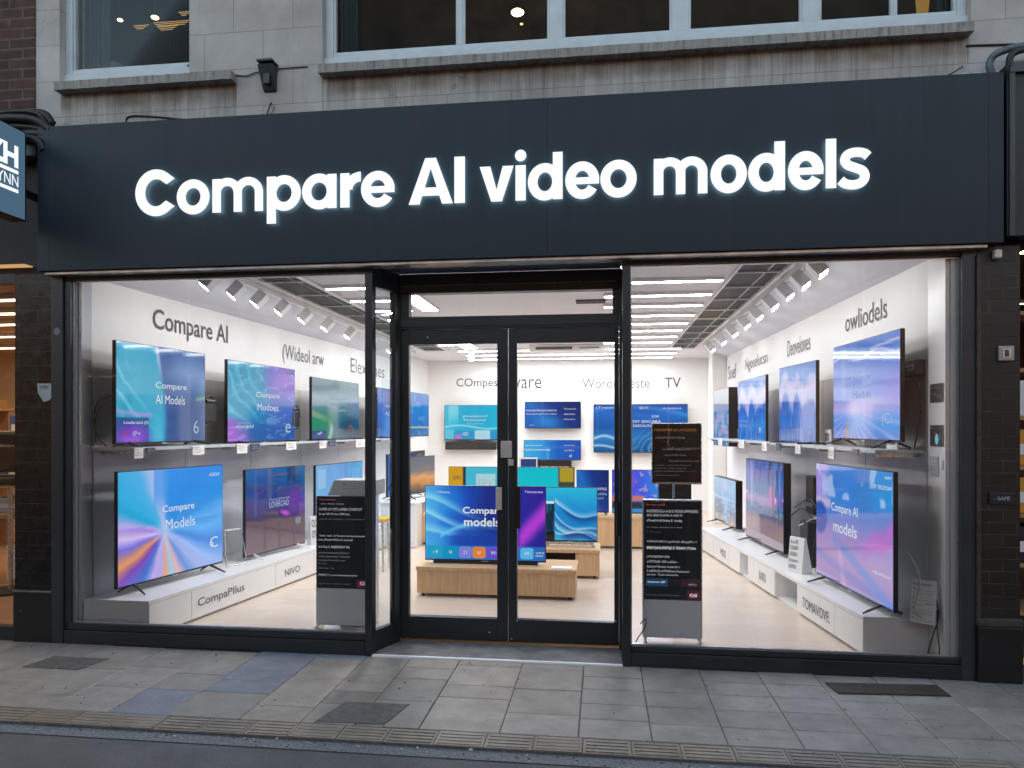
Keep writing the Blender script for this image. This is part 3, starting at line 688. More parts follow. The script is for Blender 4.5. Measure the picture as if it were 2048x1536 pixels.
track('white track with box spotlights along the right side of the ceiling', 1.50, .3, 6.2, (.55, .98, 1.45, 1.98, 2.6, 3.2, 3.9, 4.7, 5.6), R(38))
track('short white track with spotlights deep in the shop, seen through the left door', -2.05, 6.35, 6.5, (6.42,), R(0))
ac = thing('air_conditioner', 'white ceiling air conditioner with dark slots above the back wall lettering', 'air conditioner', (-.55, 6.9, 2.8))
MB().box(-1.1, .1, 6.05, 6.5, 2.70, 2.796, 'white', .01).build('casing', None, ac, True)
MB().box(-1.0, -.45, 6.044, 6.0495, 2.725, 2.765, plain('slot_dark', (.12, .12, .12), .6)).build('slot', None, ac, True)
MB().box(-.35, -.05, 6.044, 6.0495, 2.735, 2.755, plain('slot_dark2', (.25, .25, .26), .6)).build('slot', None, ac, True)
vent = MB().box(-.05, .02, .9, .93, HC-.012, HC-.003, 'blackm'); vent.box(-.28, .02, .90, .935, HC-.012, HC-.003, 'blackm')
tag(MB().box(-.26, .03, 2.30, 2.48, HC-.012, HC-.003, 'blackm').build('ceiling_vent'), 'thin black slot vent in the ceiling above the right door', 'vent')

# ------------------------------------------------------------------ screens
def lin(a): a = np.clip(np.asarray(a, float)/255, 0, 1); return np.where(a <= .04045, a/12.92, ((a+.055)/1.055)**2.4)
def vn(u, v, seed, fx, fy, oct=3):     # smooth value noise
    rs = np.random.RandomState(seed); out = 0; amp = 1; tot = 0
    for o in range(oct):
        gx, gy = int(fx*2**o)+2, int(fy*2**o)+2; T = rs.rand(gy+1, gx+1)
        X = np.clip(u*(gx-1), 0, gx-1.001); Y = np.clip(v*(gy-1), 0, gy-1.001); i = X.astype(int); j = Y.astype(int); a = X-i; b = Y-j
        a = a*a*(3-2*a); b = b*b*(3-2*b)
        out = out+amp*((T[j, i]*(1-a)+T[j, i+1]*a)*(1-b)+(T[j+1, i]*(1-a)+T[j+1, i+1]*a)*b); tot += amp; amp *= .5
    return out/tot
def sm(x, a, b): t = np.clip((x-a)/(b-a), 0, 1); return t*t*(3-2*t)
def mx(a, b, t): t = np.asarray(t)[..., None]; return np.asarray(a, float)*(1-t)+np.asarray(b, float)*t
def ramp(x, stops):
    ps = [p for p, _ in stops]; cs = np.array([c for _, c in stops], float)
    return np.stack([np.interp(x, ps, cs[:, k]) for k in range(3)], -1)
def pic(kind, u, v, sd):
    n = lambda fx, fy, o=3, k=0: vn(u, v, sd+k, fx, fy, o)
    if kind == 'swirl':
        edge = .46+.06*np.sin(v*3+1); c = mx((28, 168, 205), (36, 92, 158), sm(u, edge-.03, edge+.03))
        r = np.hypot(u-.75, (v-1.15)*.8); st = np.sin(r*70+6*n(3, 3))*.5+.5
        c = mx(c, (150, 215, 235), sm(st, .72, 1)*sm(u, .5, .05)*sm(np.abs(r-.86), .22, 0)*.75)
        c = mx(c, (225, 220, 250), sm(np.abs(u-edge), .03, 0)*sm(v, .55, .95)*.8)
        c = mx(c, (140, 165, 215), sm(np.hypot((u-.82)*1.1, (v-.75)*1.6)+.15*n(5, 5), .55, .1)*.75)
        c = mx(c, (22, 62, 130), sm(u, .45, .6)*sm(v, .55, .35)*.55)
        c = mx(c, (70, 190, 225), sm(np.abs(u-.42-.06*v), .10, .02)*sm(v, .4, .1)*.7)
        c = mx(c, (30, 60, 130), ((u < .33)*(v < .25)*1.)*.75); c = mx(c, (130, 60, 205), sm(np.hypot(u-.16, (v-.05)*1.3), .27, .06)*(v < .26))
        c = mx(c, (185, 150, 225), sm(np.abs(v-.31+.10*u), .035, .005)*(u < .36)*.75)
        c = mx(c, (120, 190, 110), sm(np.abs(v-.47-.2*(u-.9)), .03, .01)*sm(u, .86, .9)*.7)
    elif kind == 'swirl2':
        c = mx((26, 150, 190), (70, 110, 190), sm(u+.2*n(4, 4), .45, .75))
        r = np.hypot(u-.9, v-1.1); st = np.sin(r*45+8*n(3, 3))
        c = mx(c, (95, 205, 235), sm(st, .3, 1)*sm(u, .75, .1)*.6)
        c = mx(c, (145, 90, 205), sm(np.hypot(u-.85, (v-.85)*.9)+.25*n(4, 4), .55, .1))
        c = mx(c, (30, 80, 165), sm(v, .38, .12)*.8); c = mx(c, (150, 60, 205), ((u < .32)*(v < .28)*1.)*sm(u+v*.6, .42, .1))
        c = mx(c, (200, 215, 240), sm(np.abs(n(2, 9)-.5), .04, 0)*.35); c = mx(c, (120, 190, 225), sm(np.abs(u-.62), .12, .05)*sm(np.abs(v-.26), .06, .02)*.5)
    elif kind == 'green':
        c = ramp(v+.12*(n(4, 5)-.5), [(0, (28, 75, 110)), (.25, (40, 110, 130)), (.5, (95, 130, 145)), (.7, (120, 150, 165)), (.85, (60, 110, 125)), (1, (80, 120, 135))])
        c = mx(c, (40, 145, 85), sm(np.hypot(u-.15, (v-.18)*.9)+.2*n(4, 4), .5, .2)); c = mx(c, (150, 175, 110), sm(np.abs(v-.42+.3*u), .07, .02)*sm(u, .45, .1)*.8)
        c = mx(c, (20, 110, 120), sm(np.hypot(u-.62, v-.2), .3, .15)*.7); c = mx(c, (190, 200, 210), sm(np.abs(u-.34-.04*np.sin(v*9)), .05, .02)*sm(v, .35, .15)*.8)
        c = mx(c, (70, 60, 140), (u < .28)*(v < .14)*.8); c = mx(c, (120, 150, 190), sm(u, .55, 1)*sm(np.abs(v-.6), .3, .05)*.6)
        c = mx(c, (22, 55, 90), sm(np.hypot((u-.8)*.9, v-.12), .3, .2)*.55)
    elif kind == 'rays':
        cx_, cy_ = .40, .42; a = np.arctan2(v-cy_-.10*np.sin((u-cx_)*3.2)**2*np.sign(cx_-u+.0001)*(v < .5), (u-cx_)*1.25)+.12*(n(4, 4)-.5); a = np.clip(a, -math.pi, math.pi); r = np.hypot(v-cy_, (u-cx_)*1.25)
        c = ramp(a/math.pi, [(-1, (165, 130, 225)), (-.93, (225, 205, 250)), (-.87, (120, 110, 225)), (-.80, (250, 165, 105)), (-.74, (130, 70, 190)), (-.66, (60, 120, 215)), (-.60, (205, 175, 240)), (-.53, (175, 175, 245)), (-.48, (245, 160, 110)), (-.44, (150, 215, 245)), (-.38, (235, 180, 190)), (-.30, (95, 150, 225)), (-.22, (165, 180, 240)), (-.12, (150, 185, 245)), (-.04, (60, 140, 230)), (.06, (95, 175, 245)), (.12, (40, 150, 235)), (.3, (35, 140, 230)), (.45, (50, 150, 235)), (.52, (175, 190, 240)), (.60, (165, 190, 240)), (.66, (80, 180, 235)), (.85, (30, 170, 220)), (.93, (190, 175, 235)), (1, (165, 130, 225))])
        tex = vn(np.clip((a/math.pi+1)/2, 0, 1), np.clip(r*.15, 0, 1), sd, 34, 2, 2)
        c = c*(1+.20*(tex-.5)*sm(r, .02, .3)*(.25+.75*sm(v, .6, .4)))[..., None]
        c = mx(c, (40, 140, 235), sm(v-.25*np.abs(u-.4), .52, .8)*.55*(u > .3)); c = mx(c, (190, 205, 250), sm(r, .16, 0)*.8)
    elif kind == 'dark':
        c = ramp(v+.10*(n(4, 3)-.5), [(0, (118, 98, 108)), (.18, (105, 88, 102)), (.36, (95, 78, 92)), (.40, (40, 45, 105)), (.6, (45, 55, 140)), (.75, (20, 70, 140)), (1, (25, 105, 165))])
        c = mx(c, (95, 50, 165), sm(np.hypot(u-.85, (v-.55)*1.4)+.2*n(4, 4), .5, .15)); c = mx(c, (215, 80, 225), sm(np.hypot((u-.64)*.8, (v-.43+.3*(u-.64))*2), .10, .02))
        c = mx(c, (120, 60, 120), sm(np.abs(v-.73-.02*np.sin(u*25)), .03, .005)*sm(n(18, 2, 2), .45, .6)*.9); c = mx(c, (15, 40, 85), sm(np.abs(u-.75), .1, .05)*sm(v, .7, .9)*.6)
        c = mx(c, (60, 120, 190), (np.abs(u-.15) < .02)*(v > .45)*.4); c = mx(c, (90, 85, 130), sm(n(6, 12), .6, .7)*.25)
    elif kind == 'light':
        c = ramp(u, [(0, (120, 185, 235)), (.5, (75, 150, 220)), (1, (110, 180, 235))]); c = mx(c, (165, 205, 240), (np.abs(u-.12) < .08)*(np.abs(v-.8) < .14)*.6)
        c = mx(c, (60, 130, 205), sm(np.abs(u-.62), .06, .03)*.5); c = mx(c, (150, 205, 245), (np.abs(u-.84) < .1)*(np.abs(v-.7) < .2)*.35)
    elif kind == 'hero':
        c = ramp(u*.8+.25*(1-v)*0+.12*n(3, 3), [(0, (60, 190, 235)), (.18, (40, 140, 225)), (.32, (25, 80, 190)), (.5, (18, 40, 130)), (.68, (40, 35, 160)), (1, (50, 30, 140))])
        for k, (o_, amp, wd, st) in enumerate(((.62, .28, .06, .8), (.50, .22, .05, .9), (.38, .10, .07, .7))):
            y_ = o_+amp*np.sin((u-.02)*5.2+k*.7+math.pi/2)*.8*np.exp(-u*1.2); c = mx(c, (150, 225, 250), sm(v-y_, wd*2.2, 0)*sm(v-y_, -.015, 0)*sm(u, .62, .02)*st)
        y_ = .48-((u-.42)/.42)**2*.35; c = mx(c, (110, 205, 250), sm(np.abs(v-y_), .05, 0)*sm(u, .75, .3)*(u > .12)*.8); c = mx(c, (20, 70, 175), sm(y_-v, 0, .12)*sm(u, .15, .3)*sm(u, .72, .6)*.7)
        d = (v-.30)-(u-.80)*1.8; c = mx(c, (190, 60, 215), sm(np.abs(d), .26, .02)*sm(u, .74, .82)*.95); c = mx(c, (35, 28, 130), sm(d, -.2, -.45)*sm(u, .7, .8)*.7)
        c = mx(c, (35, 135, 205), (v < .19)*.75)
    elif kind == 'waves':
        c = ramp(v+.15*(n(3, 3)-.5), [(0, (40, 175, 215)), (.3, (20, 130, 200)), (.6, (25, 145, 215)), (1, (40, 190, 225))])
        for k, (a_, b_, wd) in enumerate(((.70, -.30, .13), (.50, -.40, .07), (.34, -.34, .15), (.22, -.2, .05))):
            y_ = a_+b_*np.sqrt(np.clip(u-.22, 0, 1))+.06*np.sin(u*7+k); c = mx(c, (215, 240, 250), sm(v-y_, wd, 0)*sm(v-y_, -.012, 0)*(u > .22)*(.8-.35*u))
            c = mx(c, (10, 60, 140), sm(y_-v, .16, 0)*sm(y_-v, -.01, .01)*sm(u, .25, .5)*.75)
        hc = (u < .22)*(v < .74)*1.; c = mx(c, (25, 90, 130), hc); c = mx(c, (14, 32, 50), hc*sm(n(40, 2, 1), .4, .6)*.8); c = mx(c, (12, 16, 20), hc*(v < .16)); c = mx(c, (210, 235, 245), (u < .21)*(np.abs(v-.72) < .025)*1.)
    elif kind == 'cyan':
        c = ramp(u, [(0, (50, 195, 225)), (.4, (25, 175, 215)), (1, (30, 185, 225))]); c = mx(c, (180, 235, 245), (np.abs(u-.15) < .09)*(v > .4)*sm(v, .3, .8)*.55)
        c = mx(c, (205, 240, 250), sm(np.abs(v-.36-.05*np.sin(u*6)), .05, 0)*.7); c = mx(c, (25, 140, 200), sm(v, .32, .2)*.6); c = mx(c, (200, 110, 215), (np.abs(u-.24) < .06)*(v < .15)*.8); c = mx(c, (205, 230, 240), (np.abs(u-.68) < .14)*(v < .26)*.85); c = mx(c, (110, 210, 230), (np.abs(u-.08) < .08)*(v < .28)*.8)
    elif kind == 'navy':
        c = ramp(u*.7+v*.3, [(0, (22, 100, 190)), (.35, (28, 110, 200)), (.6, (18, 55, 135)), (1, (12, 35, 100))]); c = mx(c, (55, 150, 225), sm(np.hypot(u-.4, v-.25), .35, 0)*.6)
    elif kind == 'panel':
        c = ramp(u, [(0, (60, 180, 235)), (.3, (45, 160, 230)), (.6, (25, 100, 200)), (1, (25, 85, 185))]); c = mx(c, (140, 215, 245), sm(np.abs(u-.42), .04, .0)*(v < .6)*.4)
    elif kind == 'water':
        c = ramp(v+.10*(n(4, 4)-.5), [(0, (20, 90, 150)), (.3, (35, 130, 200)), (.55, (20, 90, 175)), (.8, (25, 110, 205)), (1, (20, 75, 165))])
        r = np.hypot(u-1.0, v-.0); st = np.sin(r*85+10*n(4, 4)); c = mx(c, (150, 215, 240), sm(st, .55, 1)*sm(r, .75, .3)*.55); c = mx(c, (12, 45, 95), sm(-st, .5, 1)*sm(r, .8, .3)*.6)
        c = mx(c, (205, 235, 250), sm(np.abs(v-.28-.06*np.sin(u*14)), .05, 0)*sm(u, .5, .2)*.85); c = mx(c, (225, 240, 250), sm(np.abs(v-.10-.04*np.sin(u*11+1)), .04, 0)*sm(u, .55, .2)*.8)
        c = mx(c, (70, 165, 235), sm(np.abs(v-.95+.5*(u-.4)**2), .08, 0)*.5)
    elif kind == 'purple':
        c = ramp(u+.25*(n(4, 4)-.5), [(0, (40, 80, 225)), (.3, (110, 70, 225)), (.55, (60, 90, 230)), (1, (45, 150, 225))]); c = mx(c, (200, 120, 220), sm(np.hypot(u-.22, v-.75), .25, .05)*.8)
        c = mx(c, (235, 170, 210), sm(n(10, 8), .6, .72)*(v > .35)*.6); c = mx(c, (40, 45, 60), sm(v+.08*n(10, 2), .34, .24)); c = mx(c, (225, 130, 100), (v < .40)*(v > .27)*(u < .6)*.8); c = mx(c, (50, 140, 205), (v < .1)*1.)
    elif kind == 'cloud':
        x_ = u+.04*n(3, 8)
        c = ramp(v+.28*(n(7, 2, 2)-.5)-.10*np.sin(u*9)**2*sm(v, .3, .5), [(0, (35, 85, 170)), (.25, (50, 110, 200)), (.42, (40, 95, 185)), (.50, (165, 170, 215)), (.66, (190, 180, 220)), (.76, (140, 160, 220)), (.84, (60, 125, 205)), (1, (70, 130, 205))])
        st = n(34, 3, 2); c = mx(c, (30, 175, 220), sm(st, .55, .75)*sm(v, .5, .3)*(.75 if sd % 2 else .25)); c = mx(c, (150, 160, 225), sm(1-st, .58, .75)*sm(v, .5, .2)*.55)
    elif kind == 'sky':
        c = ramp(v+.06*(n(3, 4)-.5), [(0, (95, 125, 205)), (.12, (85, 140, 220)), (.22, (110, 155, 225)), (.30, (175, 165, 225)), (.38, (165, 160, 220)), (.46, (95, 125, 210)), (.75, (55, 110, 200)), (1, (75, 125, 205))])
        c = mx(c, (130, 120, 215), sm(u, .6, 1)*sm(np.abs(v-.5), .25, .05)*.8); c = mx(c, (205, 200, 240), sm(np.abs(v-.84-.03*np.sin(u*11)), .022, .004)*.85); c = mx(c, (215, 205, 240), sm(np.abs(v-.93+.1*(1-u)), .02, .004)*(u > .6)*.8)
        a = np.arctan2(v-.28, (u-.32)); c = mx(c, (170, 175, 240), (v < .27)*sm(np.sin(a*26), .4, 1)*.6); c = mx(c, (175, 140, 125), sm(np.abs(u-.24), .04, .01)*(v < .16)*.8); c = mx(c, (205, 190, 235), sm(np.hypot(u-.3, (v-.3)*2), .2, 0)*.7)
        c = mx(c, (120, 165, 225), sm(np.abs(u-.18), .06, .02)*(v > .35)*.35)
    elif kind == 'pinks':
        c = ramp(v+.10*(n(4, 3)-.5), [(0, (150, 125, 190)), (.25, (165, 140, 200)), (.4, (140, 130, 205)), (.55, (80, 125, 210)), (.8, (45, 125, 210)), (1, (70, 130, 215))])
        a = v-.52-(u-.95)*.55; c = mx(c, (180, 95, 205), sm(np.abs(a+.02*np.sin(u*30)), .14, .02)*sm(u, .45, .95)*.85); c = mx(c, (205, 130, 215), sm(np.abs(v-.40-.15*(u-.7)), .04, .01)*sm(u, .5, .8)*.7)
        c = mx(c, (165, 150, 220), sm(u, .26, .12)*sm(v, .5, .75)); c = mx(c, (205, 190, 225), (u < .22)*sm(np.abs(v-.66), .06, .02)*.8); c = mx(c, (40, 85, 180), sm(np.hypot((u-.06)*1.2, (v-.52)*.9), .15, .11))
        c = mx(c, (95, 130, 215), sm(np.abs(v-.36+.5*(u-.3)), .08, .01)*(u > .25)*.75); c = mx(c, (205, 170, 205), sm(np.abs(u-.42+.25*v), .05, .01)*sm(v, .4, .2)*.5); c = mx(c, (180, 200, 240), sm(n(8, 7, 2), .62, .72)*(v > .72)*.8); c = mx(c, (70, 110, 205), sm(np.abs(v-.2+.2*u), .05, .02)*.35)
    elif kind == 'city':
        st = n(36, 4, 2); c = ramp(v+.06*(n(6, 3)-.5), [(0, (150, 125, 130)), (.12, (135, 115, 130)), (.28, (125, 105, 130)), (.34, (40, 85, 140)), (.45, (50, 85, 145)), (.48, (135, 115, 165)), (.56, (150, 120, 185)), (.60, (45, 105, 170)), (.72, (50, 110, 180)), (.78, (100, 100, 185)), (1, (90, 105, 195))])
        c = mx(c, (30, 85, 120), sm(st, .58, .7)*(v > .56)*.8); c = mx(c, (30, 150, 190), sm(st, .35, .28)*(v > .35)*.5); c = mx(c, (195, 95, 190), sm(np.hypot((u-.72)*1.5, v-.62)+.05*np.sin(v*9), .14, .08)*.85); c = mx(c, (160, 110, 215), sm(u, .75, .95)*sm(np.abs(v-.6), .2, .05)*.7)
        c = mx(c, (15, 40, 75), sm(np.hypot(u-.95, (v-.82)*.6)-.0, .38, .30)*sm(st, .3, .6)*.6); c = mx(c, (250, 170, 220), sm(n(26, 18, 1), .86, .93)*(np.abs(v-.5) < .12)); c = mx(c, (190, 190, 230), sm(np.abs(u-.18), .03, .01)*(v > .4)*.6)
    elif kind == 'house':
        c = ramp(v+.08*(n(4, 5)-.5), [(0, (150, 135, 130)), (.15, (120, 125, 135)), (.25, (60, 110, 160)), (.6, (80, 145, 205)), (.75, (115, 160, 205)), (1, (130, 180, 220))]); c = mx(c, (55, 85, 110), (np.abs(u-.25) < .16)*(np.abs(v-.33) < .16)*.7)
        c = mx(c, (60, 160, 225), (np.abs(u-.55) < .06)*(v < .55)*.8); c = mx(c, (205, 200, 215), sm(np.abs(v-.55), .025, .01)*.7); c = mx(c, (170, 190, 215), (n(6, 8, 2) > .6)*.5); c = mx(c, (90, 155, 215), (u > .62)*(v > .4)*.5)
    elif kind == 'rooms':
        c = ramp(v, [(0, (70, 110, 150)), (.3, (165, 170, 195)), (.6, (150, 160, 180)), (.75, (175, 180, 190)), (1, (165, 175, 185))]); blk = (n(5, 9, 1) > .55)*(v < .6)*1.; c = mx(c, (60, 130, 190), blk*.8); c = mx(c, (180, 165, 185), (n(6, 8, 1, 5) > .6)*(v < .55)*.8)
    elif kind == 'teal':
        c = ramp(u, [(0, (70, 190, 215)), (1, (45, 180, 215))]); c = mx(c, (40, 60, 65), (u < .012)*1.); c = mx(c, (0, 195, 210), (u > .56)*(u < .86)*1.); c = mx(c, (60, 75, 60), (u > .875)*1.); c = mx(c, (190, 165, 40), (u > .885)*(u < .99)*(v > .66)*.9); c = mx(c, (120, 135, 120), (u > .885)*(u < .99)*(v < .45)*(v > .2)*.8)
        c = mx(c, (215, 160, 25), (u < .115)*1.); c = mx(c, (25, 45, 55), (np.abs(u-.13) < .012)*1.); c = mx(c, (40, 110, 140), (u > .14)*(u < .4)*(v < .3)*.8); c = mx(c, (200, 225, 230), (u > .22)*(u < .38)*(v > .45)*(v < .85)*.8)
    elif kind == 'photo':
        c = ramp(v+.15*(n(4, 4)-.5), [(0, (60, 55, 50)), (.25, (200, 130, 60)), (.45, (230, 160, 90)), (.6, (120, 110, 110)), (1, (90, 100, 115))])
    elif kind == 'bluewall':
        c = ramp(v+.1*(n(3, 3)-.5), [(0, (40, 95, 155)), (.2, (30, 95, 180)), (.6, (25, 110, 200)), (1, (40, 120, 195))]); c = mx(c, (200, 180, 110), sm(np.abs(v-.2), .02, .008)); c = mx(c, (150, 190, 220), sm(n(5, 6), .62, .7)*.35)
    return np.clip(c, 0, 255)
def tv(label, L, Rr, z0, z1, kind, sd, stand='feet', base=None, caps=(), mat='screen', bez=.010, white_feet=False, thick=.03, mount=True, group='televisions on display in the shop', extra=None):
    Lx, Ly = L; Rx, Ry = Rr; wd = math.hypot(Rx-Lx, Ry-Ly); h_ = z1-z0; rot = math.atan2(Ry-Ly, Rx-Lx); base = z0 if base is None else base
    o = thing('television', label, 'television', ((Lx+Rx)/2, (Ly+Ry)/2, base), rot, group)
    b0, b1 = z0-base, z1-base; w2 = wd/2
    b = MB().box(-w2, w2, 0, thick, b0, b1, 'black', .003)
    if mount is not None: b.box(-w2*.62, w2*.62, thick-.002, thick+.035, b0+h_*.08, b0+h_*.62, 'blackm', .01)
    b.box(-.03, .03, -.004, .002, b0-.006, b0+.004, 'silver')
    b.build('body', None, o)
    if mount: 
        m_ = MB().box(-.14, .14, thick+.034, thick+.11, b0+h_*.3, b0+h_*.62, 'blackm', .006); m_.build('wall_mount', None, o)
    nx = 84 if h_ > .5 else 60; ny = max(16, int(nx*h_/wd)); x0, x1, y0, y1 = -w2+bez*.6, w2-bez*.6, b0+bez*1.4, b1-bez*.6
    uu, vv = np.meshgrid(np.linspace(0, 1, nx+1), np.linspace(0, 1, ny+1)); col = lin(pic(kind, uu, vv, sd)).reshape(-1, 3)
    vs = np.stack([x0+uu*(x1-x0), np.full_like(uu, -.0015), y0+vv*(y1-y0)], -1).reshape(-1, 3)
    me = bpy.data.meshes.new('screen'); fs = [(j*(nx+1)+i, j*(nx+1)+i+1, (j+1)*(nx+1)+i+1, (j+1)*(nx+1)+i) for j in range(ny) for i in range(nx)]
    me.from_pydata(vs.tolist(), [], fs); ca = me.color_attributes.new('picture', 'FLOAT_COLOR', 'POINT')
    ca.data.foreach_set('color', np.concatenate([col, np.ones((len(col), 1))], 1).astype(np.float32).ravel()); me.materials.append(M[mat])
    sc = bpy.data.objects.new('screen', me); C.objects.link(sc); sc.parent = o
    if caps:
        t = MB()
        for (s_, u_, v_, hh, ww, mm, al, bo) in caps:
            put_text(t, s_, (x0+u_*(x1-x0), -.004, y0+v_*(y1-y0)), (1, 0, 0), ww*(x1-x0) if ww else None, hh*(y1-y0), mm, bo, al)
        t.build('caption', None, sc)
    if extra: extra(sc, x0, x1, y0, y1)
    if stand == 'feet':
        for sx in (-1, 1):
            f = MB(); xx = sx*w2*.72; m_ = 'white' if white_feet else 'black'
            f.tube([(xx, .015, b0+.012), (xx+sx*.03, -.13, .006)], [.012, .006], 6, m_); f.tube([(xx, .015, b0+.012), (xx+sx*.03, .13, .006)], [.012, .006], 6, m_)
            f.build('foot', None, o)
    if stand == 'bar':
        f = MB(); f.box(-w2*.86, w2*.86, -.01, .05, b0-.03, b0-.001, 'silver' if white_feet else 'black', .004); f.build('foot_bar', None, o)
        for sx in (-1, 1):
            f = MB(); f.box(sx*w2*.84-.02, sx*w2*.84+.02, -.05, .09, 0.0005, b0-.0301, 'silver', .004); f.build('foot', None, o)
    return o
CA = lambda t1, t2, u, v, k=1, al='C': [(t1, u, v+.10*k, .085*k, None, 'tw', al, .01), (t2, u, v-.02*k, .085*k, None, 'tw', al, .01)]
badge = lambda u, v, m='tl', k=1: [('(C)', u, v, .10*k, None, m, 'C', .0)]
g1 = 'televisions on display in the shop'
SHL = lambda y: LW(y)+.36+.045*(y-.1)
tv('large television with teal and blue swirl picture, nearest the window on left upper shelf', (-3.55, .13), (-3.45, 1.16), 1.425, 2.195, 'swirl', 1, 'feet', 1.402,
   [('Compare', .40, .545, .085, .36, 'tw', 'L', .005), ('AI Models', .40, .40, .095, .34, 'tw', 'L', .005), ('Loadarabid (D', .07, .175, .04, .25, 'tw', 'L', 0), ('6', .88, .08, .15, .07, 'tl', 'C', 0), ('PP', .06, .06, .05, .05, 'tr', 'L', 0), ('lP+', .16, .06, .05, .08, 'tl', 'L', 0)], mat='screeng')
tv('television with teal swirl and violet corner, second along the left upper shelf', (-3.40, 1.44), (-3.30, 2.67), 1.405, 2.175, 'swirl2', 2, 'feet', 1.402,
   [('Compare', .38, .555, .085, .36, 'tw', 'L', .005), ('Modoes', .40, .40, .09, .32, 'tw', 'L', .005), ('smartbild', .10, .17, .04, .24, 'tw', 'L', 0), ('e', .88, .10, .13, .09, 'tl', 'C', 0), ('wewiii', .85, .93, .025, .12, 'to', 'L', 0)], mat='screeng')
tv('television with grey green landscape picture, third along the left upper shelf', (-3.20, 2.88), (-3.10, 4.155), 1.405, 2.115, 'green', 3, 'feet', 1.402,
   [('Wisnronimro', .36, .66, .05, .34, 'tl', 'L', 0), ('abisooomt a', .36, .57, .05, .36, 'tl', 'L', 0), ('YsYsoms', .38, .47, .05, .30, 'tl', 'L', 0), ('o', .80, .12, .12, .07, 'tr', 'C', 0), ('wanmv', .78, .92, .03, .14, 'tw', 'L', 0), ('wP', .10, .07, .05, .09, 'tw', 'L', 0)], mat='screeng')
tv('blue television far along the left wall, seen through the narrow return glass', (-3.05, 4.75), (-2.98, 5.7), 1.405, 2.1, 'navy', 4, 'feet', 1.402, [('Compare', .3, .6, .08, .4, 'tw', 'L', 0), ('ALSOY', .3, .45, .08, .4, 'tw', 'L', 0)])
tv('blue television at the far end of left wall, seen through the left door', (-2.95, 6.0), (-2.88, 7.0), 1.405, 2.1, 'bluewall', 5, 'none', None)
tv('large television with colourful light rays on the left plinth, nearest the window', (-3.53, .12), (-3.32, 1.22), .36, 1.225, 'rays', 6, 'feet', .302,
   [('Compare', .38, .575, .085, .31, 'tw', 'L', .008), ('Models', .41, .43, .095, .29, 'tw', 'L', .008), ('ASIEWI', .85, .895, .035, .11, 'tw', 'L', 0)]+[('C', .90, .165, .11, .09, 'tw', 'C', 0), ('6', .875, .18, .08, .04, 'tw', 'C', 0)], mount=False)
tv('dark television with purple and brown picture and white feet, middle of the left plinth', (-3.30, 1.58), (-3.10, 2.47), .335, 1.155, 'dark', 7, 'feet', .302,
   [('(Torme semlieumms', .36, .60, .035, .36, 'tl', 'L', 0), ('LOVEROAD', .37, .52, .075, .33, 'tl', 'L', 0), ('WW', .82, .25, .09, .1, 'tl', 'L', 0), ('lodunu amedenssm', .36, .91, .03, .32, 'tr', 'L', 0)], mat='screeng', white_feet=True, mount=False)
tv('pale blue television at the back of the left plinth, half behind the left kiosk', (-3.15, 2.87), (-3.0, 4.0), .36, 1.13, 'light', 8, 'feet', .302, [('Aictio', .38, .62, .06, .25, 'tw', 'L', 0)], mount=False)
tv('blue television low on the left, seen through the narrow return glass', (-2.78, 4.35), (-2.60, 5.15), .64, 1.2, 'navy', 9, 'feet', .602, [('M', .7, .5, .2, None, 'tl', 'C', 0)], mount=False)
tv('television with an orange sunset picture on the white cabinet behind the left door', (-2.56, 4.35), (-2.33, 5.1), .66, 1.16, 'photo', 10, 'feet', .602, mount=False)
tv('large television with blue and lilac sky picture, nearest the window on the right upper shelf', (1.90, 1.50), (1.97, .33), 1.452, 2.212, 'sky', 11, 'feet', 1.402,
   [('Accoommend', .32, .60, .055, .28, 'tl', 'L', 0), ('Artisoonics', .32, .51, .055, .28, 'tl', 'L', 0), ('Models', .34, .41, .075, .27, 'tl', 'L', 0), ('(C:', .84, .12, .13, .13, 'tl', 'C', 0)], mat='screeng')
tv('television with white cloud over blue folds, second along the right upper shelf', (1.75, 2.70), (1.85, 1.81), 1.402, 2.14, 'cloud', 12, 'feet', 1.401, [('G', .86, .12, .08, None, 'tl', 'C', 0)], mat='screeng')
tv('television with cyan and blue cloud picture, third along the right upper shelf', (1.70, 4.60), (1.75, 3.30), 1.375, 2.125, 'cloud', 13, 'none', None, [('yp', .82, .14, .08, None, 'tw', 'C', 0)], mat='screeng')
tv('pale television with small picture tiles, farthest along the right upper shelf', (1.65, 6.30), (1.70, 5.30), 1.29, 2.1, 'rooms', 14, 'none', None, mat='screeng', thick=.12)
tv('large television with blue and pink picture on the right plinth, nearest the window', (1.75, 1.45), (1.87, .18), .348, 1.262, 'pinks', 15, 'feet', .302,
   [('Compare AI', .24, .585, .095, .36, 'tw', 'L', .004), ('models', .27, .43, .10, .32, 'tw', 'L', .004), ('IF TECFOW', .80, .865, .03, .19, 'tw', 'L', 0), ('NW7', .92, .945, .022, .07, 'tw', 'L', 0), ('wdbcaoloonoss', .78, .215, .03, .2, 'tw', 'L', 0)], mat='screeng', mount=False)
tv('tall looking television with city light picture in the middle of the right plinth', (1.60, 3.60), (1.72, 2.40), .335, 1.205, 'city', 16, 'feet', .302, [('YOR', .42, .42, .02, None, 'tr', 'C', 0)], mat='screeng', thick=.07, mount=False)
tv('small television with a blue house picture at the far end of the right plinth', (1.48, 5.10), (1.58, 4.10), .335, .91, 'house', 17, 'feet', .302, mat='screeng', thick=.08, mount=False)
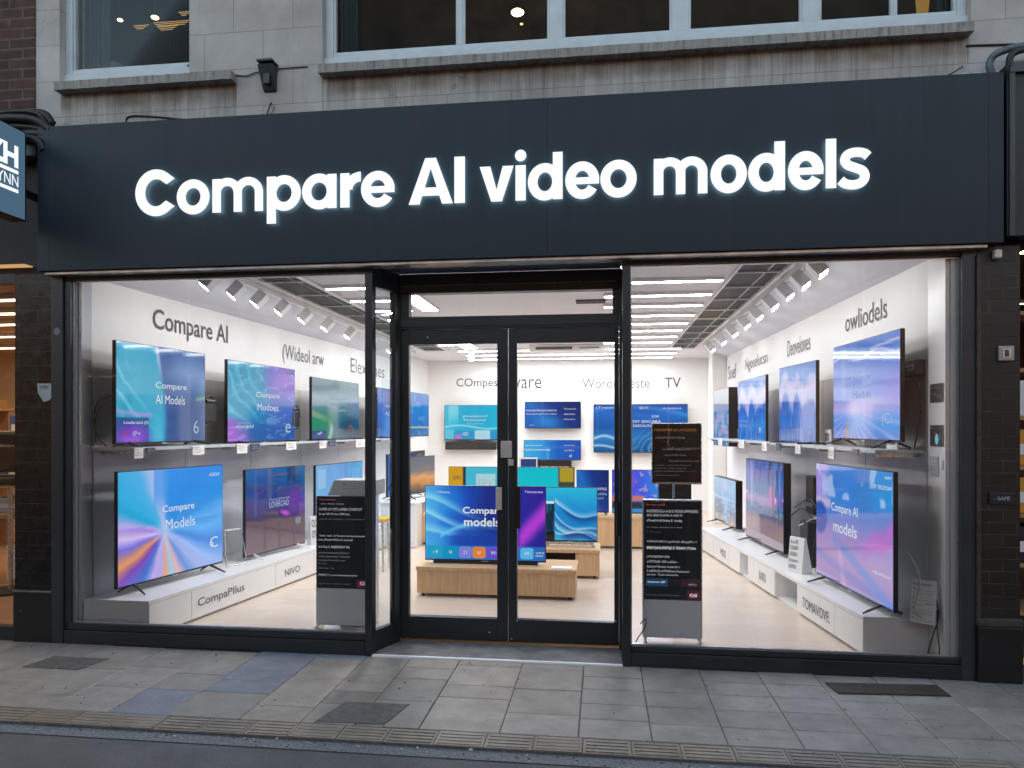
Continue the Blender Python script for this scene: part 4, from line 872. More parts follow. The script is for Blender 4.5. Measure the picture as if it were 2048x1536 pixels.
# centre and back
def apps(sc, x0, x1, y0, y1):
    W, H = x1-x0, y1-y0
    def tile(u, wd, m, sym):
        a, b, e = x0+u*W, x0+(u+wd)*W, .022; pts = []
        for cx_, cz, s0 in ((b-e, y0+.175*H-e, 0), (a+e, y0+.175*H-e, 90), (a+e, y0+.02*H+e, 180), (b-e, y0+.02*H+e, 270)):
            for k in range(5): t = R(s0+k*22.5); pts.append((cx_+e*math.cos(t), cz+e*math.sin(t)))
        q = MB(); q.slab_xz(pts[::-1], -.005, -.0025, m); put_text(q, sym, ((a+b)/2, -.0065, y0+.075*H), (1, 0, 0), None, .045*H, 'tw', .01, 'C'); q.build('app_tile', None, sc)
    tile(.02, .125, emis('tile_a', srgb(30, 165, 200), .95, False), ':: 9'); tile(.15, .125, emis('tile_b', srgb(20, 150, 195), .95, False), 'Q')
    tile(.283, .108, emis('tile_c', srgb(130, 130, 215), .95, False), '[ ]'); tile(.398, .108, emis('tile_d', srgb(230, 135, 60), .95, False), 'U'); tile(.514, .12, emis('tile_e', srgb(110, 80, 205), .95, False), 'W:'); tile(.642, .11, emis('tile_g', srgb(70, 90, 205), .95, False), '::')
    tile(.795, .108, emis('tile_f', srgb(90, 185, 230), .95, False), '(O)')
tv('big television with Compare models on blue swirls on the oak bench behind the doors', (-1.629, 1.75), (-.508, 1.75), .325, 1.016, 'hero', 20, 'bar', .302,
   [('Compare', .315, .60, .12, .34, 'tw', 'L', .02), ('models', .325, .455, .12, .30, 'tw', 'L', .02), ('+ illimemo.', .09, .905, .03, .12, 'tw', 'L', 0), ('Tweestarstes', .83, .92, .03, .15, 'tw', 'L', 0), ('WFHE', .92, .095, .025, .07, 'tw', 'L', 0), ('mroms', .92, .055, .025, .06, 'tw', 'L', 0)], mount=None, extra=apps)
tv('television with white curved waves on the oak console behind the right door', (-.62, 2.70), (-.051, 2.70), .37, .933, 'waves', 21, 'bar', .324, mount=None, white_feet=True)
tv('wide teal display with a yellow side band behind the big television', (-2.03, 4.62), (-.36, 4.62), .45, 1.032, 'teal', 22, 'feet', .432, [('SIRI', .035, .70, .10, .06, 'ink', 'L', 0), ('BOM', .035, .48, .10, .06, 'ink', 'L', 0), ('37POC', .235, .52, .2, .13, 'tk', 'L', 0)], mount=None)
tv('dark blue television with small white words standing on the oak console', (-.335, 4.60), (.083, 4.60), .45, 1.002, 'navy', 23, 'feet', .432, [('TOMNNNFFFEZ', .2, .52, .06, .75, 'tw', 'L', 0), ('Tsxlllfe', .5, .40, .06, .45, 'tl', 'L', 0), ('sem!', .65, .30, .06, .2, 'tl', 'L', 0)], mount=None)
tv('violet and blue television on the oak console behind the right kiosk', (.12, 4.55), (.80, 4.55), .45, 1.012, 'purple', 24, 'feet', .432, mount=None)
tv('cyan television over a black soundbar on the back wall', (-2.917, 8.36), (-1.86, 8.36), 1.317, 1.966, 'cyan', 25, 'none', None, [('JPRASEIGHT', .32, .64, .06, .46, 'tw', 'L', 0), ('Thomasind', .33, .54, .06, .40, 'tw', 'L', 0), ('Ouimel', .40, .44, .05, .3, 'tl', 'L', 0), ('HOI', .33, .10, .12, .09, 'tw', 'L', 0)])
tv('upper dark blue television with rows of white words on the back wall', (-1.415, 8.36), (-.389, 8.36), 1.532, 2.024, 'navy', 26, 'none', None, [('mainutordionstomatel au', .02, .64, .08, .55, 'tw', 'L', .01), ('wnaniactusgTunce riatus', .02, .49, .08, .55, 'tw', 'L', .01), ('Timeontic', .70, .70, .06, .22, 'tw', 'L', 0), ('alaseFen', .70, .50, .06, .2, 'tw', 'L', 0), ('anke-hinn', .70, .30, .06, .2, 'tw', 'L', 0), ('Yinau', .08, .08, .05, .08, 'tw', 'L', 0)])
tv('lower pale blue television with white words on the back wall, beneath the dark blue one', (-1.434, 8.36), (-.389, 8.36), .952, 1.322, 'panel', 27, 'none', None, [('nenieyotsuio', .02, .68, .09, .3, 'tw', 'L', .01), ('ludciommreniot', .02, .46, .11, .45, 'tw', 'L', .01), ('Araionnyrr', .71, .70, .08, .2, 'tw', 'L', 0), ('ourECr', .71, .44, .08, .18, 'tw', 'L', 0), ('#', .8, .12, .14, .05, 'tw', 'L', 0)])
tv('large television with blue water picture at the right of the back wall', (-.162, 8.36), (1.509, 8.36), 1.095, 1.971, 'water', 28, 'none', None, [('(Trxwww 1', .02, .90, .06, .34, 'tw', 'L', 0), ('SBB ATT.', .49, .90, .05, .10, 'tw', 'L', 0), ('cio inineioto-no', .74, .90, .04, .2, 'tw', 'L', 0), ('2IFIP', .62, .72, .05, .08, 'tw', 'L', 0), ('DIY (EACARA', .42, .60, .07, .3, 'tw', 'L', .01), ('SAIDAUN(ILAB', .42, .51, .07, .3, 'tw', 'L', .01)])
MBx = MB().box(-.09, .15, 8.352, 8.356, 1.575, 1.70, emis('orange_tile', srgb(235, 130, 70), .9, False)); 
sb = thing('soundbar', 'long black soundbar under the cyan television on the back wall', 'soundbar', (-2.43, 8.36, 1.14))
MB().box(-2.9, -1.94, 8.33, 8.46, 1.14, 1.285, 'black', .01).build('body', None, sb, True); MB().box(-2.86, -1.98, 8.326, 8.3295, 1.155, 1.27, 'blackm').build('grille', None, sb, True)
sb2 = thing('soundbar', 'black soundbar beside the lower pale blue television on the back wall', 'soundbar', (-.85, 8.2, .80))
MB().box(-1.15, -.56, 8.2, 8.46, .80, .97, 'black', .01).build('body', None, sb2, True); MB().box(-1.12, -.6, 8.196, 8.1995, .82, .85, 'silver').build('trim', None, sb2, True)
sb3 = thing('speaker', 'small glass fronted blue speaker next to the back wall soundbar', 'speaker', (-1.32, 8.2, .80))
MB().box(-1.5, -1.17, 8.2, 8.46, .80, 1.0, 'capbeige', .008).build('case', None, sb3, True); MB().box(-1.47, -1.19, 8.196, 8.1995, .82, .98, emis('speaker_glow', srgb(60, 85, 150), .7, False)).build('front', None, sb3, True)
# furniture
def bench(label, x0, x1, y0, y1, z1, name='display_bench', niche=None):
    o = thing(name, label, 'display bench', ((x0+x1)/2, (y0+y1)/2, .03))
    b = MB()
    if niche:
        nx0, nx1 = niche
        b.box(x0, nx0, y0, y1, .06, z1-.035, None, .004); b.box(nx1, x1, y0, y1, .06, z1-.035, None, .004); b.box(nx0, nx1, y0, y1, .06, .13, None); b.box(nx0, nx1, y1-.02, y1, .13, z1-.035, 'oakdk'); b.mats.insert(0, M['oak']) if False else None
    else: b.box(x0, x1, y0, y1, .06, z1-.035, None, .004)
    if niche:
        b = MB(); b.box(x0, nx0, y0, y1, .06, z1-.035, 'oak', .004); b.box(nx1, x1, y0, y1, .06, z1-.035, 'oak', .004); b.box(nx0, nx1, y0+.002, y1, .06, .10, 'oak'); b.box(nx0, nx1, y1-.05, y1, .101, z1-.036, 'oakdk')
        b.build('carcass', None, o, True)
    else: b.build('carcass', 'oak', o, True)
    MB().box(x0-.008, x1+.008, y0-.008, y1+.008, z1-.034, z1, None, .004).build('top', 'oak', o, True)
    for sx in (x0+.05, x1-.05):
        for sy in (y0+.04, y1-.04): MB().tube([(sx, sy, .03), (sx, sy, .0595)], .014, 8, 'blackm').build('leg', None, o, True)
    return o
bench('low oak bench under the big television behind the doors', -1.66, -.235, 1.57, 2.05, .30)
bench('oak console with a dark niche under the waves television', -.75, -.03, 2.5, 2.95, .322, niche=(-.62, -.27))
bench('long oak console across the back under the row of televisions', -2.35, .9, 4.35, 4.85, .43)
tag(MB().box(-.45, -.27, 1.60, 1.72, .3005, .306, 'card').build('leaflet'), 'white leaflet lying on the right end of the oak bench', 'leaflet')
mp_ = thing('media_box', 'small dark media box in the niche of the oak console', 'media player', (-.5, 2.6, .101)); MB().box(-.6, -.46, 2.53, 2.7, .101, .19, 'blackm', .004).build('case', None, mp_, True); MB().box(-.59, -.47, 2.525, 2.5295, .125, .15, 'ink').build('front', None, mp_, True)
cab = thing('cabinet', 'small white cabinet with televisions on it, behind the left door', 'cabinet', (-2.55, 4.7, .03)); MB().box(-2.80, -2.32, 4.1, 4.34, .032, .58, 'white', .005).build('carcass', None, cab, True)
MB().box(-2.82, -2.30, 4.08, 5.25, .581, .60, 'white', .003).build('top', None, cab, True); MB().box(-2.80, -2.36, 5.0, 5.2, .032, .58, 'white', .005).build('end_panel', None, cab, True)
def plinth(label, P0, P1, wall, ztop, seams, words, niches, sgn):
    o = thing('display_plinth', label, 'display plinth', ((P0[0]+P1[0])/2, (P0[1]+P1[1])/2, .03))
    P0 = Vector((*P0, 0)); P1 = Vector((*P1, 0)); d = (P1-P0).normalized(); L_ = (P1-P0).length; back = wall
    def pt(t): return P0+d*t
    segs = []; prev = 0
    cuts = sorted(niches); pos = 0; pieces = []
    for a, b, mt in cuts: pieces.append((pos, a)); pos = b
    pieces.append((pos, L_))
    body = MB()
    def blk(mb, a, b, inset, z0, z1, m=None):
        p, q = pt(a), pt(b); nrm = Vector((-sgn*abs(d.y), sgn*abs(d.x)*(1 if d.x*sgn > 0 else 1), 0))
        i0 = Vector((-sgn*inset, 0, 0)); pts = [p+i0, q+i0, Vector((back(q.y), q.y, 0)), Vector((back(p.y), p.y, 0))]
        pts = [(v.x, v.y) for v in pts]; ar = sum(pts[i][0]*pts[(i+1) % 4][1]-pts[(i+1) % 4][0]*pts[i][1] for i in range(4))
        mb.prism(pts if ar > 0 else pts[::-1], z0, z1, m)
    for a, b in pieces: blk(body, a, b, .006, .05, ztop-.024)
    blk(body, 0, L_, .03, .032, .0499)
    for a, b, mt in cuts: blk(body, a, b, .30, .0501, ztop-.0241)
    body.build('body', 'white', o, True)
    tp = MB(); blk(tp, 0, L_, 0, ztop-.023, ztop); tp.build('top', 'white', o, True)
    fr_ = MB(); allc = sorted(set([0]+seams+[x for a, b, _ in cuts for x in (a, b)]+[L_]))
    for a, b in zip(allc[:-1], allc[1:]):
        if any(abs(a-c[0]) < 1e-6 for c in cuts): continue
        p, q = pt(a+.004), pt(b-.004); off = Vector((sgn*.0005, 0, 0)); i0 = Vector((-sgn*.0055, 0, 0))
        pts = [(v.x, v.y) for v in (p+off, q+off, q+i0, p+i0)]; ar = sum(pts[i][0]*pts[(i+1) % 4][1]-pts[(i+1) % 4][0]*pts[i][1] for i in range(4))
        MB().prism(pts if ar > 0 else pts[::-1], .052, ztop-.028, 'white').build('drawer_front', None, o, True)
    for a, b, mt in cuts:
        if mt: 
            q = MB(); blk(q, a+.003, b-.003, .12, .055, ztop-.03); q.build('niche_back', mt, o, True)
    t = MB()
    for s_, a, b, z0, z1, mm in words:
        A, Bq = (pt(a), pt(b)) if sgn > 0 else (pt(b), pt(a))
        put_text(t, s_, A+Vector((sgn*.003, 0, z0)), Bq-A, (b-a), z1-z0, mm, .004)
    t.build('plinth_lettering', None, o, True); return o
plinth('long low white plinth carrying the lower televisions along the left wall', (-3.236, .055), (-2.72, 4.05), lambda y: LW(y)+.021, .30, [.45, 1.6, 2.3, 3.1], [('CompaPIlus', .52, 1.12, .115, .20, 'inkm'), ('NIVO', 1.75, 2.02, .125, .19, 'inkm')], [], 1)
plinth('long low white plinth with open niches carrying the lower televisions along the right wall', (1.71, .26), (1.20, 4.5), lambda y: RW(y)-.021, .30, [.42, 2.05, 3.0, 3.6], [('TOMAVOVE.', .50, 1.0, .115, .195, 'inkm'), ('XAITU', 1.85, 2.03, .12, .2, 'inkl'), ('MOO', 3.1, 3.3, .12, .2, 'inkl')], [(1.12, 1.62, None), (2.36, 2.62, 'grey')], -1)
# wall shelves under the upper row
def shelf(label, f_, sgn, ya, yb, front):
    o = thing('wall_shelf', label, 'shelf', (f_((ya+yb)/2), (ya+yb)/2, 1.385))
    pts = [(f_(ya)+sgn*.021, ya), (front(ya), ya), (front(yb), yb), (f_(yb)+sgn*.021, yb)]
    ar = sum(pts[i][0]*pts[(i+1) % 4][1]-pts[(i+1) % 4][0]*pts[i][1] for i in range(4))
    MB().prism(pts if ar > 0 else pts[::-1], 1.378, 1.40, 'grey').build('board', None, o, True)
    for k in range(6):
        y = ya+.1+(yb-ya-.2)*k/5; a, b = f_(y)+sgn*.022, front(y)-sgn*.05
        MB().box(min(a, b), max(a, b), y-.01, y+.01, 1.35, 1.3775, 'silver').build('bracket', None, o, True)
    return o
FL = lambda y: -3.40+.075*(y-.1)
FR = lambda y: 1.80-.045*(y-.3)
shelf('grey shelf carrying the upper televisions along the left wall', LW, 1, .16, 6.3, FL)
shelf('grey shelf carrying the upper televisions along the right wall', RW, -1, .30, 6.2, FR)
def price_card(label, f_, sgn, y, wd, h_, m, lines=3, hang=True, z=None):
    zt = 1.3985 if z is None else z
    o = thing('price_card', label, 'price card', (f_(y)+sgn*.006, y, zt-h_), 0, 'price cards along the shelf edges')
    dy = Vector((0, sgn, 0)); A = Vector((0, -sgn*wd/2, 0)); n = Vector((sgn*.004, 0, 0))
    b = MB(); b.box(-.003, .003, -wd/2, wd/2, 0, h_, m); b.build('card', None, o)
    t = MB(); ink = 'ink' if m == 'card' else 'tk'
    for k in range(lines):
        put_text(t, ['ARETAT', 'Comparo 84', '- ersantie -', 'IIII II'][(k+int(y*10)) % 4], A*.8+n+Vector((0, 0, h_*(.74-.25*k))), dy, wd*(.7 if k else .5), h_*.14, ink if k != 1 else ('red' if m == 'card' else 'tk'))
    t.build('print', None, o); return o
pl_names = [(.16, .10, .075, 'card', 'white price card hanging under the swirl television nearest the window'), (.29, .10, .045, 'cardk', 'small black price card beside the first white card on the left shelf'), (.86, .17, .075, 'card', 'white price card near the right foot of the first upper left television'),
            (1.50, .19, .085, 'card', 'white price card under the second upper left television'), (1.72, .17, .07, 'cardn', 'navy price card beside the white card of the second upper left television'), (2.40, .24, .08, 'card', 'white price card under the right foot of the second upper left television'), (3.12, .2, .085, 'card', 'white price card under the grey green television'), (3.36, .2, .07, 'cardn', 'navy price card under the grey green television'), (4.2, .4, .10, 'card', 'far white price card beyond the grey green television')]
for y, wd, h_, m, lab in pl_names: price_card(lab, lambda q: FL(q)+.001, 1, y, wd, h_, m)
for y, wd, h_, m, lab in [(1.08, .13, .09, 'card', 'white price card under the sky picture television on the right shelf'), (.62, .12, .045, 'inkl', 'grey blank price strip on the right shelf near the window'), (1.9, .16, .08, 'card', 'white price card under the second upper right television'), (2.5, .18, .07, 'cardn', 'navy price card on the right shelf beside the middle televisions'), (3.0, .22, .09, 'card', 'white price card on the right shelf left of the navy card'), (4.0, .3, .09, 'card', 'white price card under the third upper right television'), (5.2, .3, .09, 'card', 'white price card at the far end of the right shelf')]:
    price_card(lab, lambda q: FR(q)-.001, -1, y, wd, h_, m)
# cards on the right white jamb and on the left wall
XJ = RW(.05)-.0265
def jamb_card(label, ya, yb, z0, z1, m, lines, extra=None):
    o = thing('info_card', label, 'info card', (XJ-.003, (ya+yb)/2, z0)); MB().box(XJ-.004, XJ-.0008, ya, yb, z0, z1, m).build('card', None, o, True)
    t = MB()
    for s_, a, z, h_, w_, mm in lines: put_text(t, s_, (XJ-.0055, yb-a*(yb-ya), z0+z*(z1-z0)), (0, -1, 0), w_*(yb-ya), h_*(z1-z0), mm)
    if extra: extra(t)
    t.build('print', None, o, True)
jamb_card('dark card with orange mark, top card on the white right jamb', .055, .235, 1.71, 1.83, 'cardk', [('sIr=ac  co', .1, .75, .1, .6, 'to'), ('a (p', .2, .35, .2, .3, 'tdim'), ('WPEJ', .55, .15, .22, .35, 'tdim')])
def pear(t): t.sphere((XJ-.005, .14, 1.475), .03, emis('pear_blue', srgb(120, 190, 215), .8, False), 12, (.02, .8, 1.2)); t.sphere((XJ-.0055, .155, 1.512), .014, 'red', 10, (.03, 1, 1))
jamb_card('dark card with a pale blue pear shape, middle card on the white right jamb', .055, .235, 1.43, 1.565, 'cardk', [('MME', .08, .8, .1, .25, 'tdim'), ('oo', .75, .8, .1, .12, 'tdim'), ('Ill', .75, .25, .35, .12, 'bluep')], pear)
jamb_card('grey card with pale lines, lowest card on the white right jamb', .125, .235, 1.235, 1.365, 'grey', [('____ __', .1, .75, .05, .7, 'card'), ('____', .1, .55, .05, .5, 'card'), ('___ =', .1, .45, .08, .7, 'card'), ('_____', .1, .2, .05, .6, 'card')])
tag(MB().box(XJ-.006, XJ-.0008, .06, .10, 1.29, 1.345, 'card', .002).build('wall_switch'), 'small white switch beside the lowest card on the right jamb', 'switch')
for k, (z0, z1) in enumerate(((.96, 1.13), (.76, .945))):
    o = thing('info_card', ['upper black card with white words on the far left wall, seen through the left door', 'lower black card on the far left wall, seen through the left door'][k], 'info card', (LW(7.9)+.012, 7.9, z0))
    q = MB(); q.add([(LW(7.5)+.003, 7.5, z0), (LW(8.3)+.003, 8.3, z0), (LW(8.3)+.003, 8.3, z1), (LW(7.5)+.003, 7.5, z1)], [(0, 1, 2, 3)]); q.build('card', 'cardk', o, True)
    t = MB(); put_text(t, ['eardtic TL', '-ocmmi'][k], (LW(7.58)+.006, 7.58, z0+.08), (LW(8.3)-LW(7.5), .8, 0), .5, .04, 'tlit' if k == 0 else 'tdim'); t.build('print', None, o, True)
# ------------------------------------------------------------------ kiosks
def kiosk(label, x0, x1, y, z0, z1, sz0, sz1, sx0, sx1, lines, bands):
    o = thing('info_kiosk', label, 'kiosk', ((x0+x1)/2, y, .03))
    MB().box(x0, x1, y, y+.045, z0+.035, z1, 'silver', .004).build('frame', None, o, True)
    MB().box(x0+.004, x1-.004, y-.004, y-.0005, z0+.04, sz0-.004, 'kgrey').build('lower_panel', None, o, True)
    sc = MB().box(sx0, sx1, y-.006, y-.0008, sz0, sz1, 'kscreen', .002).build('screen', None, o, True)
    t = MB(); W, H = sx1-sx0, sz1-sz0
    for (s_, u, v, h_, w_, mm, bo) in lines: put_text(t, s_, (sx0+u*W, y-.0085, sz0+v*H), (1, 0, 0), w_*W, h_*H, mm, bo)
    t.build('caption', None, o, True)
    q = MB()
    for (u0, u1, v0, v1, mm) in bands: q.box(sx0+u0*W, sx0+u1*W, y-.0075, y-.0062, sz0+v0*H, sz0+v1*H, mm)
    q.build('colour_band', None, o, True)
    for xx in (x0+.02, x1-.02): MB().box(xx-.008, xx+.008, y-.06, y+.10, .0305, z0+.034, 'silver', .003).build('foot', None, o, True)
    return o
kl = kiosk('slim grey info kiosk with dark text screen at the right end of left window', -2.141, -1.70, .44, .03, 1.03, .345, 1.035, -2.133, -1.705,
      [('Toicoonnemor', .05, .955, .018, .30, 'tr', 0), ('---- ------ ------', .08, .91, .012, .42, 'tdim', 0), ('LOVER U F OTS LUMBB CONFETOT', .05, .845, .028, .78, 'tlit', .01), ('br ap OR MI mw OBMmas', .05, .79, .028, .55, 'tlit', .01), ('unneet oae cesotons - onmuinmrem mese', .05, .745, .014, .9, 'tdim', 0),
       ('Tamo: mad. .at Tenemt mnmneunonyentons.', .05, .555, .026, .9, 'tlit', 0), ('aton, (Duitell HEall ot fr esewnell!', .04, .51, .028, .62, 'tlit', .01), ('6-l: H as C AEI(ESICEAY IN)', .04, .43, .032, .56, 'tlit', .01), ('amromonismtsomthimere', .04, .375, .022, .56, 'tdim', .01), ('ensom ehmurmernr Txanssomt', .04, .335, .022, .57, 'tdim', .01), ('lreaecotnenfet serr', .04, .295, .02, .5, 'tdim', 0), ('dr.rcm', .04, .26, .016, .14, 'tdim', 0), ('emee ts', .04, .21, .014, .28, 'tdim', 0), ('MMBETIT T s coroi minsamemammenames', .04, .135, .018, .7, 'tlit', 0), ('-lqp Ar rot soin  alneonn l sonsmr', .04, .04, .016, .58, 'tdim', 0), ('ROR', .79, .04, .04, .12, 'tlit', .01)],
      [(.73, .99, .012, .095, 'red'), (.01, .72, .125, .13, 'cardn')])
pr = MB(); pr.add([(-2.06, .47, 1.037), (-1.70, .47, 1.037), (-1.70, .75, 1.037), (-2.06, .75, 1.037), (-2.02, .50, 1.15), (-1.70, .50, 1.15), (-1.70, .75, 1.15), (-2.02, .75, 1.15)], [(0, 3, 2, 1), (4, 5, 6, 7), (0, 1, 5, 4), (1, 2, 6, 5), (2, 3, 7, 6), (3, 0, 4, 7)], 'capbeige')
pt_ = thing('printer', 'low beige device with sloping front behind the top of the left kiosk', 'device', (-1.9, .6, .03)); pr.build('case', None, pt_, True)
q = MB(); put_text(q, '77', (-1.95, .484, 1.115), (1, 0, 0), .03, .015, 'ink', 0); q.box(-1.955, -1.86, .483, .486, 1.085, 1.088, 'ink'); q.build('marking', None, pt_, True); MB().box(-2.0, -1.74, .56, .72, .031, 1.0365, 'white', .005).build('stand', None, pt_, True)
kr = kiosk('grey info kiosk right of the doors with a second dark panel above its screen', .281, .695, .42, .03, 1.042, .336, 1.031, .291, .685,
      [('Ibr nrstx o ex2EI', .05, .955, .02, .32, 'tr', 0), ('IHDEFIEDIGLA A-EI-E MIDEAUPPPEEIERE', .05, .885, .028, .9, 'tlit', .01), ('SOS (IBIDOUOEA R AEIII M', .05, .838, .030, .62, 'tlit', .01), ('dTrovE-H tE Eniltry E  SrmBp', .05, .785, .030, .62, 'tlit', .01), ('-- ----- ------- --- -----', .05, .73, .008, .62, 'tdim', 0), ('- =------', .05, .685, .008, .25, 'tdim', 0),
       ('ATHE E:PUIFE E A,geTHrtEs tfBYgeJPIE s Y', .05, .575, .026, .88, 'tlit', 0), ('ENEAY(SAA)l ENEYS(E /C TEXANY (YTuNio', .05, .505, .036, .86, 'tw', .012), ('(YAIOBDIEI=S4I6', .05, .42, .028, .4, 'tlit', 0), ('anTETOeES  SAR outEsite -', .05, .375, .024, .55, 'tlit', 0), ('deonorrTamsecs reeneroit e', .05, .325, .024, .58, 'tlit', 0), ('S ceEFRanTnreTPAAErtsncTaecsocoer', .05, .28, .024, .75, 'tlit', 0), ('am itrs  TLam emennots', .05, .245, .020, .55, 'tlit', 0),
       ('AwpSoroorr (J8:P', .06, .165, .026, .32, 'tw', .01), ('NaSTS (n', .78, .15, .02, .14, 'tlit', 0), ('bitcdm:eo nrmd soof-fe a pemr', .04, .04, .016, .6, 'tdim', 0), ('fOAB', .80, .035, .035, .13, 'tw', .01)],
      [(.03, .42, .135, .215, 'bluep'), (.42, .66, .135, .215, plain('plum_print', (.03, .012, .03), .5)), (.66, .985, .135, .215, 'wine'), (.76, .985, .012, .10, 'red')])
# header panel carried on a post by the right kiosk
MB().tube([(.50, .455, 1.043), (.50, .46, 1.17)], .008, 8, 'silver').build('post', None, kr, True)
MB().box(.347, .695, .452, .468, 1.148, 1.582, 'silver', .004).build('header_frame', None, kr, True)
hs = MB().box(.353, .689, .4455, .4515, 1.163, 1.578, 'kscreen', .002).build('header_panel', None, kr, True)
t = MB()
for (s_, u, v, h_, w_, mm) in [('PORORDYER UR LATUDDIOD', .04, .87, .04, .86, 'to'), ('eVIFIOIFIFTEI E ETFI EIEDIBE', .05, .74, .035, .62, 'tdim'), ('icctsoemesr tn dinsmotoomr', .2, .55, .028, .6, 'tdim'), ('cleoon ETIEE s7-nom', .25, .45, .028, .45, 'tdim'), ('CLomesIE A ommxxmarn ot PE.', .34, .35, .028, .62, 'tdim'), ('unsatm il-  L trutmenne TTommemt', .05, .28, .018, .75, 'tdim'), ('nusum ma  nansr oinnrnsn', .05, .23, .018, .65, 'tdim'), ('sseun uu-amuscoumsm ----------', .05, .18, .016, .85, 'tdim'), ('anonm.anr ot uouet mmnTn', .05, .11, .02, .5, 'tdim')]:
    put_text(t, s_, (.353+u*.336, .443, 1.163+v*.415), (1, 0, 0), w_*.336, h_*.415, mm)
t.build('header_caption', None, kr, True)
mbx = thing('speaker', 'black box speaker on a thin stand behind the right kiosk', 'speaker', (.55, .8, .03)); MB().box(.42, .66, .75, .85, .95, 1.16, 'black', .008).build('case', None, mbx, True); MB().tube([(.54, .8, .031), (.54, .8, .9495)], .012, 8, 'blackm').build('stand', None, mbx, True); MB().tube([(.54, .8, .0305), (.54, .8, .04)], .09, 16, 'blackm').build('base', None, mbx, True)
# ------------------------------------------------------------------ small things on the plinths
def card_stand(label, c, rz, wd, h_, lean, lines, thick=.05, m='card', inkm='ink'):
    o = thing('leaflet_stand', label, 'card stand', c, rz); t_ = thick
    MB().add([(-wd/2, 0, 0), (wd/2, 0, 0), (wd/2, t_+lean, 0), (-wd/2, t_+lean, 0), (-wd/2, lean, h_), (wd/2, lean, h_), (wd/2, lean+.02, h_), (-wd/2, lean+.02, h_)], [(0, 3, 2, 1), (4, 5, 6, 7), (0, 1, 5, 4), (1, 2, 6, 5), (2, 3, 7, 6), (3, 0, 4, 7)], m).build('body', None, o)
    t = MB(); n = len(lines); upv = Vector((0, lean, h_)).normalized()
    for k, (s_, w_, mm) in enumerate(lines):
        f_ = 1-(k+1)/(n+.6); put_text(t, s_, Vector((-wd*.42, -.003, 0))+upv*(h_*f_), (1, 0, 0), wd*w_, h_*.55/n, mm, 0, 'L', upv)
    t.build('print', None, o); return o
card_stand('white leaning leaflet stand between the televisions on the right plinth', (1.64, 1.70, .302), R(-62), .17, .30, .03, [('aoll', .5, 'inkl'), ('cooam', .55, 'inkl'), ('uoes', .5, 'inkl'), ('losnm', .6, 'inkl'), ('aumm', .5, 'inkl')], .09)
card_stand('tall white price stand with printed lines leaning by the right jamb', (2.02, .12, .302), R(-38), .145, .27, .04, [('Lotecotle', .7, 'ink'), ('a____ ____', .8, 'red'), ('b ==== ===', .8, 'yellow'), ('c ___ ____', .85, 'ink'), ('e ____ ===', .8, 'inkl'), ('e ____ ___', .85, 'ink'), ('c ==== ==', .8, 'yellow'), ('r ___ ___', .8, 'ink')], .05)
card_stand('thin white leaflet stand between the two far televisions on the left plinth', (-3.02, 2.62, .302), R(52), .16, .30, .02, [('oo', .4, 'inkl'), ('emm', .5, 'inkl')], .05)
# easel frame behind the rays television
ez = MB(); 
for a, b in (((-3.33, 1.30, .305), (-3.38, 1.36, .62)), ((-3.25, 1.52, .305), (-3.30, 1.50, .62)), ((-3.38, 1.36, .62), (-3.30, 1.50, .62)), ((-3.33, 1.30, .305), (-3.25, 1.52, .305))): ez.tube([a, b], .006, 6, 'silver')
tag(ez.build('easel'), 'thin silver wire easel between the first and second televisions on the left plinth', 'easel')
def headset(label, c):
    o = thing('media_box', label, 'media player', c, 0, 'black boxes and looped leads behind the upper left televisions'); MB().box(-.06, .06, -.10, .10, 0, .16, 'blackm', .012).build('case', None, o)
    MB().tube([Vector((.05, .12*math.cos(t), .10+.13*math.sin(t))) for t in [k*math.pi*2/18 for k in range(17)]], .006, 6, 'cable').build('lead', None, o, smooth=True); MB().box(-.05, .07, -.08, .08, .17, .20, 'black', .01).build('plug', None, o)
headset('black box with looped leads left of the second upper left television', (-3.52, 1.27, 1.60)); headset('black box with looped leads left of the grey green television', (-3.36, 2.70, 1.56))
cable('black cable looping behind the swirl television down to the left shelf', [(-3.60, .20, 1.74), (-3.69, .16, 1.76), (-3.735, .15, 1.66), (-3.72, .15, 1.5), (-3.66, .18, 1.41)], .005)
cable('thin second cable looping behind the swirl television', [(-3.60, .22, 1.80), (-3.70, .20, 1.76), (-3.74, .17, 1.62), (-3.74, .17, 1.45), (-3.70, .18, 1.41)], .003)
cable('black cable bending down behind the sky picture television', [(1.99, .36, 1.88), (2.07, .33, 1.86), (2.09, .32, 1.75), (2.085, .32, 1.6), (2.06, .34, 1.41)], .005)
cable('pale yellow cable from the pink picture television down to the price stand', [(1.90, .22, .79), (1.95, .20, .75), (2.0, .17, .66), (2.02, .155, .56), (2.0, .15, .44), (1.98, .14, .38), (2.02, .13, .335)], .0045, 'cablew')
cable('black lead trailing over the edge behind the tall price stand', [(2.09, .11, .50), (2.10, .08, .36), (2.06, .07, .24), (2.03, .065, .12), (2.05, .06, .035)], .004)
cable('second black lead hanging below the tall price stand', [(2.10, .10, .40), (2.09, .075, .26), (2.10, .07, .14), (2.08, .06, .035), (2.03, .06, .034)], .004)
cable('white lead looped on the floor left of the right kiosk', [(.262, .35, .18), (.30, .33, .22), (.29, .34, .15), (.25, .34, .09), (.23, .34, .05)], .004)
